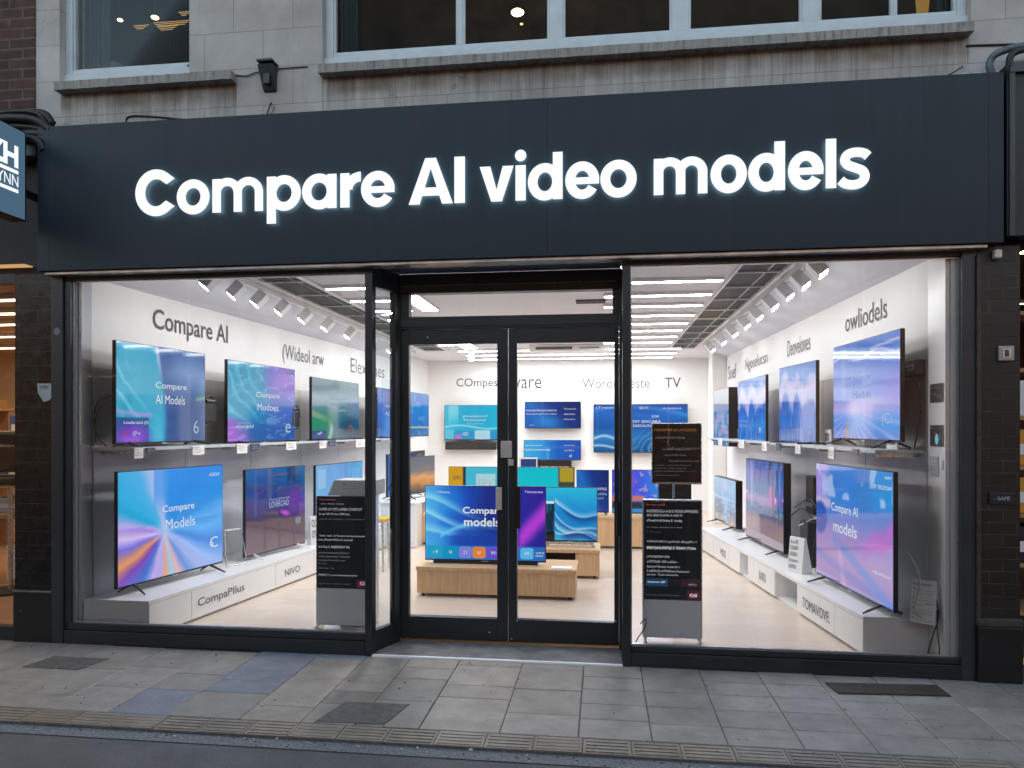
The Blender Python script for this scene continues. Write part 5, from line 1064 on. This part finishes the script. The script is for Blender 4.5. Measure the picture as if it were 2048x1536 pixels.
for k, (y, z) in enumerate(((2.30, .7), (2.15, .8), (4.05, .75), (2.0, .65))):
    cable(['black leads bunched behind the city light television, upper loop', 'black lead crossing behind the city light television', 'white lead hanging behind the house picture television', 'white lead rising behind the leaflet stand on the right plinth'][k], [(1.78, y+.1, z), (1.84+.02*k, y-.1, z+.1), (1.9, y-.25, z-.02), (1.86, y-.3, z-.2), (1.8, y-.32, .31)], .006, 'cable' if k < 2 else 'cablew')
for k, (y, x, z0_, hh) in enumerate(((2.05, 1.88, .302, .40), (2.2, 1.97, .75, .35), (3.95, 1.76, .302, .55))):
    o = thing('media_box', ['black media box standing behind the leaflet stand on the right plinth', 'tall black box against the right back panel above the plinth', 'black box behind the house picture television'][k], 'media player', (x, y, z0_)); MB().box(-.07, .07, -.12, .12, 0, hh, 'blackm', .01).build('case', None, o); MB().box(-.074, -.0705, -.09, .09, hh*.2, hh*.3, 'silver').build('ports', None, o)
# wall rack gear behind upper right televisions
for k, (y, z, lab) in enumerate(((.42, 1.90, 'white slotted wall bracket right of the sky picture television'), (1.72, 1.86, 'wall bracket with gadgets between the first and second upper right televisions'), (3.1, 1.80, 'wall bracket left of the second upper right television'))):
    o = thing('wall_bracket', lab, 'bracket', (RW(y)-.022, y, z)); MB().box(-.06, 0, -.12, .12, 0, .10, 'black', .004).build('case', None, o); MB().box(-.063, -.0605, -.10, .10, .03, .07, 'white').build('plate', None, o)
    MB().box(-.0655, -.0635, -.07, .06, .045, .055, 'black').build('slot', None, o)
    q = thing('barcode_card', ['white shelf card with bars by the first upper right television', 'white shelf card with bars behind the second upper right television', 'white shelf card with bars by the third upper right television'][k], 'price card', (RW(y)-.15, y+.08, 1.402), 0, 'barcode cards on the right shelf'); MB().box(-.005, .005, -.09, .09, 0, .13, 'card').build('card', None, q)
    b = MB()
    for j in range(5): b.box(-.0075, -.0055, -.06+j*.024, -.05+j*.024, .03, .10, 'ink')
    b.build('print', None, q)
ch = thing('stool', 'yellow edged stool seen through the narrow return glass', 'stool', (-2.42, 2.7, .03)); MB().box(-.16, .16, -.14, .14, .52, .56, 'yellow', .012).build('seat', None, ch); MB().box(-.16, -.13, -.14, .14, .561, .86, 'yellow', .01).build('back', None, ch)
for a in (-.13, .13):
    for b in (-.11, .11): MB().tube([(a, b, .002), (a*.9, b*.9, .5195)], .012, 8, 'silver').build('leg', None, ch)

# ------------------------------------------------------------------ fascia sign
SG = thing('shop_sign', 'wide dark slate fascia sign with glowing white letters above the shopfront', 'shop sign', (-.8, -.12, 2.655))
pn = MB(); cuts = [-3.966, -3.872, -.352, 2.292, 2.378]
for a, b in zip(cuts[:-1], cuts[1:]): pn.box(a+.0004, b-.0004, -.12, .03, 2.657, 3.675, None, .0012)
pn.build('panel', 'fascia', SG, True)
MB().box(-3.93, 2.30, -.095, .02, 2.632, 2.655, 'trim', .004).build('bottom_trim', None, SG, True)
BZ, XH, AH, W_ = 3.012, 3.238, 3.312, .0625
Y0, Y1 = -.1505, -.1425
def arc(cx_, cz, rx, rz, a0, a1, n=40): return [(cx_+rx*math.cos(R(a0+(a1-a0)*k/n)), cz+rz*math.sin(R(a0+(a1-a0)*k/n))) for k in range(n+1)]
def ringpart(mb, x0, x1, z0, z1, a0=0, a1=360, w_=W_, dy=0, wz=None):
    cx_, cz, rx, rz = (x0+x1)/2, (z0+z1)/2, (x1-x0)/2, (z1-z0)/2; wz = wz or w_*.93
    if a1-a0 >= 360: o_ = arc(cx_, cz, rx, rz, 0, 360)[:-1]; i_ = arc(cx_, cz, rx-w_, rz-wz, 0, 360)[:-1]; mb.strip_xz(o_, i_, Y0+dy, Y1, 'sign', 'signside', True)
    else: mb.strip_xz(arc(cx_, cz, rx, rz, a0, a1), arc(cx_, cz, rx-w_, rz-wz, a0, a1), Y0+dy, Y1, 'sign', 'signside')
def bar(mb, x0, x1, z0, z1, dy=.0007): mb.slab_xz([(x0, z0), (x1, z0), (x1, z1), (x0, z1)], Y0+dy, Y1, 'sign', 'signside')
OV = .006
def L_o(mb, a, b): ringpart(mb, a, b, BZ-OV, XH+OV)
def L_C(mb, a, b):
    w2 = (b-a)*1.04; cx_ = a+w2/2
    o_ = arc(cx_, (BZ+AH)/2+.002, w2/2, (AH-BZ)/2+.010, 42, 318, 50); i_ = arc(cx_, (BZ+AH)/2+.002, w2/2-.070, (AH-BZ)/2+.010-.066, 42, 318, 50); 
    o_[0] = (b-.004, o_[0][1]-.012); i_[0] = (b-.064, i_[0][1]-.006); o_[-1] = (b-.004, o_[-1][1]+.012); i_[-1] = (b-.064, i_[-1][1]+.006)
    mb.strip_xz(o_, i_, Y0, Y1, 'sign', 'signside')
def L_m(mb, a, b):
    bar(mb, a, a+W_*.95, BZ, XH); mid = (a+b)/2; wv = (b-a-W_*.95)/2
    for k in range(2):
        x0 = a+k*wv; x1 = a+W_*.95+(k+1)*wv; rx = (x1-x0)/2; zc = XH+OV-rx*.98
        mb.strip_xz(arc((x0+x1)/2, zc, rx, rx*.98, 0, 180), arc((x0+x1)/2, zc, rx-W_*.92, rx*.98-W_*.86, 0, 180), Y0+.0014+.0007*k, Y1, 'sign', 'signside'); bar(mb, x1-W_*.92, x1, BZ, zc+.001, .0021+.0007*k)
def L_p(mb, a, b): ringpart(mb, a+.004, b, BZ-OV, XH+OV); bar(mb, a, a+W_, 2.923, XH)
def L_a(mb, a, b): ringpart(mb, a, b-.004, BZ-OV, XH+OV); bar(mb, b-W_, b, BZ, XH)
def L_d(mb, a, b): ringpart(mb, a, b-.004, BZ-OV, XH+OV); bar(mb, b-W_, b, BZ, AH)
def L_r(mb, a, b):
    bar(mb, a, a+W_, BZ, XH); r_ = (b-a)*.98; zc = XH+OV-r_*.86
    mb.strip_xz(arc(b+.004, zc, r_*.9, r_*.86, 90, 180, 16), arc(b+.004, zc, r_*.9-W_, r_*.86-W_, 90, 180, 16), Y0+.0014, Y1, 'sign', 'signside')
def L_e(mb, a, b):
    cz = (BZ+XH)/2; ringpart(mb, a, b, BZ-OV, XH+OV, 0, 328); bar(mb, a+.03, b-.0015, cz-.024, cz+.018)
def L_A(mb, a, b):
    m_ = (a+b)/2; t_ = .036
    mb.slab_xz([(a, BZ), (a+.072, BZ), (m_+.0, AH-.065), (m_, AH), (m_-t_, AH)], Y0, Y1, 'sign', 'signside'); mb.slab_xz([(b-.072, BZ), (b, BZ), (m_+t_, AH), (m_, AH), (m_, AH-.065)], Y0+.0007, Y1, 'sign', 'signside')
    mb.slab_xz([(a+.07, BZ+.055), (b-.07, BZ+.055), (b-.088, BZ+.108), (a+.088, BZ+.108)], Y0+.0014, Y1, 'sign', 'signside')
def L_v(mb, a, b):
    m_ = (a+b)/2; t_ = .035
    mb.slab_xz([(a, XH), (m_-t_, BZ), (m_, BZ), (m_, BZ+.075), (a+.07, XH)], Y0, Y1, 'sign', 'signside'); mb.slab_xz([(m_, BZ), (m_+t_, BZ), (b, XH), (b-.07, XH), (m_, BZ+.075)], Y0+.0007, Y1, 'sign', 'signside')
def L_I(mb, a, b): bar(mb, a, b, BZ, AH)
def L_i(mb, a, b):
    bar(mb, a, b, BZ, XH); c_ = (a+b)/2; mb.slab_xz([(c_+.0365*math.cos(k*math.pi/12), XH+.063+.0365*math.sin(k*math.pi/12)) for k in range(24)], Y0, Y1, 'sign', 'signside')
def L_s(mb, a, b):
    wx = b-a; zs = XH-BZ+2*OV; z0 = BZ-OV
    P = [(.94, .80), (.80, .885), (.52, .915), (.27, .86), (.185, .72), (.28, .60), (.52, .52), (.76, .43), (.83, .28), (.72, .14), (.47, .085), (.20, .12), (.04, .215)]
    pts = [Vector((a+p[0]*wx, 0, z0+p[1]*zs)) for p in P]; pts = curve_pts(pts, 6); o_, i_ = [], []; hw = .0275
    for k, p in enumerate(pts):
        d = (pts[min(k+1, len(pts)-1)]-pts[max(k-1, 0)]).normalized(); nrm = Vector((-d.z, 0, d.x)); o_.append(((p+nrm*hw).x, (p+nrm*hw).z)); i_.append(((p-nrm*hw).x, (p-nrm*hw).z))
    mb.strip_xz(i_, o_, Y0, Y1, 'sign', 'signside')
LET = [('C', -3.198, -2.906), ('o', -2.892, -2.656), ('m', -2.633, -2.272), ('p', -2.243, -2.005), ('a', -1.994, -1.756), ('r', -1.729, -1.593), ('e', -1.586, -1.358), ('A', -1.262, -.968), ('I', -.957, -.888), ('v', -.79, -.569), ('i', -.556, -.49), ('d', -.476, -.253), ('e', -.236, -.020), ('o', -.014, .214), ('m', .32, .649), ('o', .668, .887), ('d', .895, 1.114), ('e', 1.132, 1.341), ('l', 1.354, 1.414), ('s', 1.432, 1.610)]
FN = dict(C=L_C, o=L_o, m=L_m, p=L_p, a=L_a, r=L_r, e=L_e, A=L_A, I=L_I, v=L_v, i=L_i, d=L_d, l=L_I, s=L_s)
for ch_, a, b in LET: mb = MB(); FN[ch_](mb, a, b); mb.build('letter', None, SG, True)

# unseen terrace added across the street to darken what glass and fascia mirror
OB = thing('added_terrace', 'unseen dark brick terrace added across the street behind the viewer to darken reflections', 'building', (0, -13.4, 0))
ow = MB(); rows = [(0, 1.0), (3.0, 4.2), (6.0, 6.6)]; cols_ = [-24+3.2*k for k in range(16)]
for z0, z1 in rows: ow.box(-26, 26, -13.8, -13.4, z0, z1)
for (za, zb) in ((1.0, 3.0), (4.2, 6.0)):
    xe = [-26]+[q for c_ in cols_ for q in (c_, c_+1.5)]+[26]
    for a, b in zip(xe[0::2], xe[1::2]): ow.box(a, b, -13.8, -13.4, za, zb)
ow.build('wall', 'brick', OB, True)
for i, (za, zb) in enumerate(((1.0, 3.0), (4.2, 6.0))):
    for j, c_ in enumerate(cols_):
        wn = MB().box(c_, c_+.06, -13.62, -13.5, za, zb); wn.box(c_+1.44, c_+1.5, -13.62, -13.5, za, zb); wn.box(c_+.06, c_+1.44, -13.62, -13.5, za, za+.06); wn.box(c_+.06, c_+1.44, -13.62, -13.5, zb-.06, zb); wo = wn.build('window', 'whiteframe', OB, True)
        MB().box(c_+.06, c_+1.44, -13.6, -13.58, za+.06, zb-.06).build('pane', emis('lit_pane', (1, .62, .3), .5, False) if (i*7+j*5) % 6 == 0 else 'black', wo, False).location = (0, 13.4, 0)

# alarm sounder with its cable
al = thing('alarm_box', 'grey weathered alarm box with a cable fixed to the stone between the upper windows', 'alarm box', (-2.325, .07, 3.90)); al.scale = (.8, .8, .8)
b = MB(); b.add([(-.055, -.02, .03), (.055, -.02, .03), (.055, .08, .0), (-.055, .08, .0), (-.07, -.10, .22), (.065, -.10, .22), (.065, .08, .24), (-.07, .08, .24)], [(0, 3, 2, 1), (4, 5, 6, 7), (0, 1, 5, 4), (1, 2, 6, 5), (2, 3, 7, 6), (3, 0, 4, 7)], 'alarm'); b.build('case', None, al)
MB().box(-.075, .07, -.11, .078, .241, .262, 'alarm', .006).build('lid', None, al); MB().box(-.03, .03, -.078, -.05, .06, .15, 'black', .004).build('sounder', None, al)
MB().tube(curve_pts([(0, .04, .0), (0, .03, -.05), (.01, -.03, -.12), (.0, -.06, -.2)]), .006, 6, 'cable').build('conduit', None, al, smooth=True); MB().tube(curve_pts([(.02, .04, .0), (.03, .03, -.06), (.035, -.01, -.14), (.03, -.05, -.2)]), .0025, 6, 'cable').build('lead', None, al, smooth=True)
cable('thin dark cable sagging along the stone above the left end of the sign', [(-3.42, .074, 3.70), (-3.41, .074, 3.80), (-3.2, .074, 3.79), (-2.95, .072, 3.755), (-2.7, .07, 3.745), (-2.4, .07, 3.72), (-2.2, .0, 3.69)], .006)
cable('thin cable running from the small window sill to the alarm box', [(-2.60, .075, 4.055), (-2.5, .07, 4.04), (-2.43, .07, 4.06), (-2.28, .07, 4.075), (-2.05, .074, 4.08)], .004)

# ------------------------------------------------------------------ left neighbour
NB = thing('brick_building', 'dark brick neighbouring building with a warmly lit shop at the left edge', 'building', (-6, .1, 0))
MB().box(-9, -4.152, .07, .34, 3.55, 6.2).build('brick_wall', 'brick', NB, True)
MB().box(-9, -3.97, .03, .34, 2.67, 3.549).build('header', 'blackm', NB, True)
MB().box(-9, -4.235, -.01, .05, 2.60, 2.669, 'frame').build('window_head', None, NB, True); MB().box(-9, -4.235, -.01, .05, 0, .10, 'frame').build('window_base', None, NB, True)
rm = MB(); a, b, y0, y1, z0, z1 = -9.5, -4.24, .052, 5.0, .1, 2.66
rm.quad((a, y1, z0), (b, y1, z0), (b, y1, z1), (a, y1, z1), 'warmwall'); rm.quad((a, y0, z0), (b, y0, z0), (b, y1, z0), (a, y1, z0), 'warmwood'); rm.quad((a, y0, z1), (a, y1, z1), (b, y1, z1), (b, y0, z1), 'warmwall'); rm.quad((b, y0, z0), (b, y0, z1), (b, y1, z1), (b, y1, z0), 'warmwall'); rm.quad((a, y0, z0), (a, y1, z0), (a, y1, z1), (a, y0, z1), 'warmwall')
rm.build('room', None, NB, True)
MB().quad((-9, .02, .10), (-4.236, .02, .10), (-4.236, .02, 2.60), (-9, .02, 2.60)).build('shop_window', 'glass', NB, True)
M['warmtube'] = emis('warm_tube', (1, .72, .45), 14)
for k, y in enumerate((.7, 1.35, 2.0, 2.9, 4.0)):
    o = thing('strip_lamp', 'warm strip light on the ceiling of the left neighbour shop, %s from the street' % ords[k], 'light', (-6, y, 2.63), 0, 'warm strip lights next door'); MB().box(-8.6, -4.5, y-.06, y+.06, 2.615, 2.655, 'white').build('housing', None, o, True); MB().quad((-8.5, y-.045, 2.6135), (-8.5, y+.045, 2.6135), (-4.6, y+.045, 2.6135), (-4.6, y-.045, 2.6135), 'warmtube').build('tube', None, o, True)
# contents glimpsed through the gap
tb = thing('display_table', 'wooden display table inside the left neighbour shop', 'table', (-5.4, 1.6, .1))
MB().box(-5.95, -4.75, 1.3, 2.0, .70, .74, 'warmwood', .004).build('tabletop', None, tb, True); MB().box(-5.9, -4.8, 1.34, 1.96, .98, 1.01, 'warmwood', .004).build('upper_shelf', None, tb, True)
for xx in (-5.88, -4.82):
    for yy in (1.36, 1.94): MB().box(xx-.025, xx+.025, yy-.025, yy+.025, .102, .979, 'warmwood').build('leg', None, tb, True)
def goods(name, label, cat, x0, x1, y0, y1, z0, z1, m, bev=.015):
    o = thing(name, label, cat, ((x0+x1)/2, (y0+y1)/2, z0)); MB().box(x0, x1, y0, y1, z0, z1, m, bev).build('body', None, o, True); MB().box(x0+.03, x1-.03, y0-.003, y0-.0008, z0+(z1-z0)*.3, z0+(z1-z0)*.6, 'card').build('tag', None, o, True)
goods('carton', 'white carton on the table inside the left neighbour shop', 'carton', -5.62, -5.3, 1.45, 1.7, 1.011, 1.17, 'card', .004)
goods('cushion', 'rust coloured cushion on the table inside the left neighbour shop', 'cushion', -5.28, -5.02, 1.45, 1.75, 1.011, 1.15, 'rust', .04)
goods('storage_box', 'dark box under the upper shelf inside the left neighbour shop', 'box', -5.5, -5.2, 1.45, 1.8, .741, .90, 'blackm', .006)
goods('storage_box', 'pale box beside the dark box inside the left neighbour shop', 'box', -5.8, -5.52, 1.45, 1.8, .741, .88, 'capbeige', .006)
hs_ = thing('shelf_unit', 'tall wooden shelf unit at the back of the left neighbour shop', 'shelf', (-6.6, 3.2, .1))
for zz in (.5, 1.0, 1.4, 1.75): MB().box(-7.4, -5.8, 3.0, 3.4, zz, zz+.03, 'warmwood').build('shelf_board', None, hs_, True)
for xx in (-7.42, -5.8): MB().box(xx, xx+.03, 3.0, 3.4, .102, 1.9, 'warmwood').build('upright', None, hs_, True)
for k, (x, z, m, lab) in enumerate(((-6.9, 1.431, 'bluebag', 'blue bag on the tall shelf in the left neighbour shop'), (-6.5, 1.431, 'card', 'white box on the tall shelf in the left neighbour shop'), (-6.2, 1.031, 'blackm', 'black case on the tall shelf in the left neighbour shop'), (-6.7, 1.031, 'rust', 'rust coloured box on the tall shelf in the left neighbour shop'))): goods('storage_box', lab, 'box', x-.16, x+.16, 3.05, 3.3, z, z+.26, m, .02)
for k, (x, z, w_, h_, m, lab) in enumerate(((-5.45, .10, .3, .34, 'card', 'white box on the floor under the table next door'), (-5.1, .10, .25, .26, 'blackm', 'dark box on the floor under the table next door'), (-5.75, 1.011, .2, .2, 'bluebag', 'blue box on the left of the table next door'), (-5.05, .741, .2, .18, 'rust', 'rust box on the middle board of the table next door'))):
    goods('storage_box', lab, 'box', x-w_/2, x+w_/2, 1.4, 1.7, z+.001, z+h_, m, .02)
blk = thing('office_chair', 'black chair inside the left neighbour shop', 'chair', (-5.15, 1.0, .1)); MB().box(-.22, .12, -.1, .1, 1.06, 1.42, 'black', .03).build('backrest', None, blk); MB().box(-.24, .16, -.2, .12, .95, 1.03, 'black', .02).build('seat', None, blk); MB().tube([(-.04, 0, .02), (-.04, 0, .949)], .02, 8, 'silver').build('stem', None, blk); MB().tube([(-.04, 0, .0005), (-.04, 0, .0199)], .2, 16, 'blackm').build('base', None, blk)
# black tiled column between the shops
CL = thing('tiled_column', 'glossy black tiled column with a worn base left of the shopfront', 'column', (-4.07, 0, 0))
MB().box(-4.232, -3.932, -.02, .061, .365, 2.66).build('shaft', 'dktile', CL, True); MB().box(-4.235, -3.931, -.035, .06, 0, .364, None, .006).build('base', 'chip', CL, True); MB().box(-4.236, -3.9305, -.037, .06, .3645, .372, 'trim').build('edge_strip', None, CL, True)
nt = MB().slab_xz([(-4.045, 1.80), (-4.0, 1.735), (-3.955, 1.745), (-3.94, 1.76), (-3.94, 1.868), (-4.052, 1.868)], -.0245, -.0205, plain('sticker_grey', (.32, .32, .33), .5)); put_text(nt, 'VW', (-4.03, -.026, 1.825), (1, 0, 0), .07, .03, 'ink', .01); tag(nt.build('notice_sticker'), 'pale pentagon notice stuck on the black tiled column', 'sticker')
tag(MB().disc((-3.885, -.0365, 2.24), .027, 'y', 'inkl').build('round_sticker'), 'round grey sticker on the left jamb of the shopfront', 'sticker')
# projecting light box sign
PS = thing('projecting_sign', 'blue grey projecting light box sign with white letters cut off by the left edge', 'sign', (-4.05, -.5, 2.99))
MB().box(-4.11, -4.004, -.85, -.175, 2.99, 3.615, 'neighdark', .004).build('case', None, PS, True)
MB().quad((-4.0025, -.84, 3.0), (-4.0025, -.19, 3.0), (-4.0025, -.19, 3.605), (-4.0025, -.84, 3.605), 'signblue').build('face', None, PS, True)
t = MB(); M['psw'] = emis('projecting_letters', (.85, .92, 1), 1.2)
put_text(t, 'KZH', (-4.0, -.62, 3.335), (0, 1, 0), .37, .15, 'psw', .04); t.box(-4.0012, -3.9995, -.62, -.25, 3.295, 3.318, 'psw'); put_text(t, 'BRATYNN', (-4.0, -.62, 3.205), (0, 1, 0), .37, .075, 'psw', .0); t.box(-4.0012, -3.9995, -.62, -.25, 3.165, 3.188, 'psw'); t.build('lettering', None, PS, True)
MB().box(-4.11, -4.06, -.174, .028, 3.2, 3.24, 'neighdark').build('arm', None, PS, True)
tag(MB().box(-4.5, -4.13, -.05, .028, 2.72, 2.728, emis('dim_strip', (.9, .5, .22), .7, False)).build('light_strip'), 'upper thin warm light strip under the left neighbour header', 'light strip')
# tangled cables over the left corner
cb = thing('cable_bundle', 'tangle of black cables and ducting above the projecting sign', 'cables', (-4.15, 0, 3.7)); rr = random.Random(3)
mb = MB()
for k in range(16):
    z = 3.60+rr.random()*.22; y = rr.uniform(-.14, .02); r_ = rr.uniform(.012, .035)
    mb.tube(curve_pts([(-4.9, y, z+rr.uniform(-.05, .05)), (-4.5, y+rr.uniform(-.04, .04), z+rr.uniform(-.06, .06)), (-4.2, y, z+rr.uniform(-.05, .03)), (-3.98+rr.uniform(-.03, .08), y, z-.02), (-3.93+rr.uniform(-.03, .06), y+.02, z-.09)]), r_, 7, 'cable')
mb.build('cables', None, cb, True, smooth=True); MB().box(-4.32, -4.0, -.1, .02, 3.48, 3.60, plain('duct_blue', (.04, .055, .07), .35, .3), .01).build('duct', None, cb, True)
# ------------------------------------------------------------------ right neighbour
RP = thing('brick_pilaster', 'black glazed brick pilaster with a chipped base right of the shopfront', 'pilaster', (2.39, 0, 0))
MB().box(2.2635, 2.515, -.03, .30, .392, 2.656).build('shaft', 'dkbrick', RP, True); MB().box(2.262, 2.52, -.06, .30, 0, .34, None, .008).build('base', 'chip', RP, True); MB().box(2.262, 2.52, -.062, .30, .3405, .391, None, .01).build('base_cap', plain('cap_grey', (.035, .032, .03), .6, 0, .5, 14, .3), RP, True)
MB().box(2.2625, 2.285, -.05, -.0305, .392, 2.6, plain('rust_edge', (.05, .038, .03), .6, .2, .4, 20)).build('edge_strip', None, RP, True)
sw = thing('wall_switch', 'square grey metal switch box on the black brick pilaster', 'switch', (2.43, -.03, 1.955)); MB().box(2.386, 2.474, -.048, -.0302, 1.955, 2.045, plain('switch_grey', (.3, .32, .36), .4, .5), .005).build('box', None, sw, True); MB().box(2.405, 2.455, -.0515, -.0482, 1.972, 2.03, 'silver', .001).build('plate', None, sw, True); MB().box(2.42, 2.44, -.0545, -.0517, 1.98, 2.02, 'ink').build('rocker', None, sw, True)
pq = thing('name_plate', 'small dark blue plate low on the black brick pilaster', 'plate', (2.4, -.03, 1.084)); MB().box(2.336, 2.478, -.042, -.0302, 1.084, 1.153, plain('plate_blue', (.02, .028, .04), .3, .3), .003).build('plate', None, pq, True); q = MB(); put_text(q, '- SAFE', (2.36, -.0435, 1.108), (1, 0, 0), .09, .022, 'tk'); q.build('lettering', None, pq, True)
lp = thing('wall_lamp', 'small beige unlit wall lamp at the top of the black brick pilaster', 'lamp', (2.37, -.05, 2.567)); MB().box(2.35, 2.395, -.075, -.035, 2.572, 2.628, 'cap_y', .012).build('shade', None, lp, True); MB().box(2.362, 2.383, -.0345, -.0302, 2.58, 2.62, 'black').build('bracket', None, lp, True)
MB().box(2.2645, 2.62, .035, .30, 2.6575, 3.4).build('upper_block', 'blackm', RP, True)
RN = thing('neighbour_shopfront', 'dark neighbouring shopfront with amber lit shelves at the right edge', 'building', (3.5, .1, 0))
MB().box(2.395, 6, -.12, .06, 2.69, 3.72, 'neighdark', .006).build('fascia', None, RN, True); MB().box(2.40, 6, -.145, -.1205, 3.66, 3.72, 'frame2').build('fascia_edge', None, RN, True); MB().box(2.40, 2.43, -.14, -.1205, 2.69, 3.659, 'frame2').build('fascia_edge', None, RN, True)
rm = MB(); a, b, y0, y1, z0, z1 = 2.53, 6.5, .31, 2.6, .05, 2.68
rm.quad((a, y1, z0), (b, y1, z0), (b, y1, z1), (a, y1, z1)); rm.quad((a, y0, z0), (b, y0, z0), (b, y1, z0), (a, y1, z0)); rm.quad((a, y0, z1), (a, y1, z1), (b, y1, z1), (b, y0, z1)); rm.quad((a, y0, z0), (a, y1, z0), (a, y1, z1), (a, y0, z1)); rm.quad((b, y0, z0), (b, y0, z1), (b, y1, z1), (b, y1, z0)); rm.build('room', 'darkb', RN, True)
MB().box(2.523, 2.54, .02, .06, .0, 2.68, 'frame').build('jamb', None, RN, True)
us = thing('shelf_unit', 'wooden shelf unit with amber boxes inside the right neighbour shop', 'shelf', (3.1, .6, .05))
for zz in (.3, .62, .95, 1.27, 1.6, 1.92, 2.3): MB().box(2.6, 3.6, .42, .8, zz, zz+.025, 'warmwood').build('shelf_board', None, us, True)
for xx in (2.57, 3.6): MB().box(xx, xx+.03, .42, .8, .051, 2.5, 'warmwood').build('upright', None, us, True)
for k, (z, m) in enumerate(((1.296, 'amber'), (.976, 'amber'), (1.626, 'card'), (.646, 'blackm'))):
    goods('storage_box', ['amber box on the middle shelf of the right neighbour shop', 'amber box on the lower shelf of the right neighbour shop', 'pale box on a high shelf of the right neighbour shop', 'dark box on a low shelf of the right neighbour shop'][k], 'box', 2.66, 2.95, .45, .7, z, z+.24, m, .01)
o = thing('strip_lamp', 'warm strip light inside the right neighbour shop', 'light', (3, 1.2, 2.5)); MB().box(2.75, 3.6, 1.2, 1.24, 2.5, 2.53, 'white').build('housing', None, o, True); MB().quad((2.75, 1.2, 2.4985), (2.75, 1.24, 2.4985), (3.6, 1.24, 2.4985), (3.6, 1.2, 2.4985), 'warmtube').build('tube', None, o, True)
cb2 = thing('cable_bundle', 'grey wrapped pipe and cables over the top right corner of the sign', 'cables', (2.5, 0, 3.75))
mb = MB(); mb.tube(curve_pts([(2.36, -.02, 3.70), (2.345, -.03, 3.78), (2.40, -.05, 3.83), (2.6, -.05, 3.86), (3.2, -.05, 3.88)]), [.022]*33, 10, plain('pipe_wrap', (.10, .13, .15), .4, .3, .4, 14, .4)); mb.tube(curve_pts([(2.42, -.1, 3.6), (2.40, -.13, 3.70), (2.44, -.14, 3.78), (2.7, -.14, 3.80), (3.2, -.14, 3.8)]), .02, 8, 'cable'); mb.tube(curve_pts([(2.41, -.135, 2.75), (2.405, -.135, 3.2), (2.41, -.135, 3.68)]), .006, 6, 'cable'); mb.build('cables', None, cb2, True, smooth=True)
bg_ = MB().sphere((2.22, -.02, 3.695), .09, plain('crumpled_bag', (.35, .42, .46), .35, 0, .4, 20, .5), 14, (1.2, .6, .28)); tag(bg_.build('plastic_bag', None, None, smooth=True), 'crumpled pale plastic lying on top of the right end of the sign', 'plastic bag')
cable('thin dark cable on the stone above the right end of the sign', [(1.95, .074, 3.70), (2.05, .07, 3.74), (2.15, .07, 3.76), (2.22, .03, 3.79)], .004)
cable('short cable stapled to the stone at the right edge', [(2.26, .074, 3.94), (2.4, .073, 3.935), (2.52, .072, 3.93), (2.56, .05, 3.915)], .006)
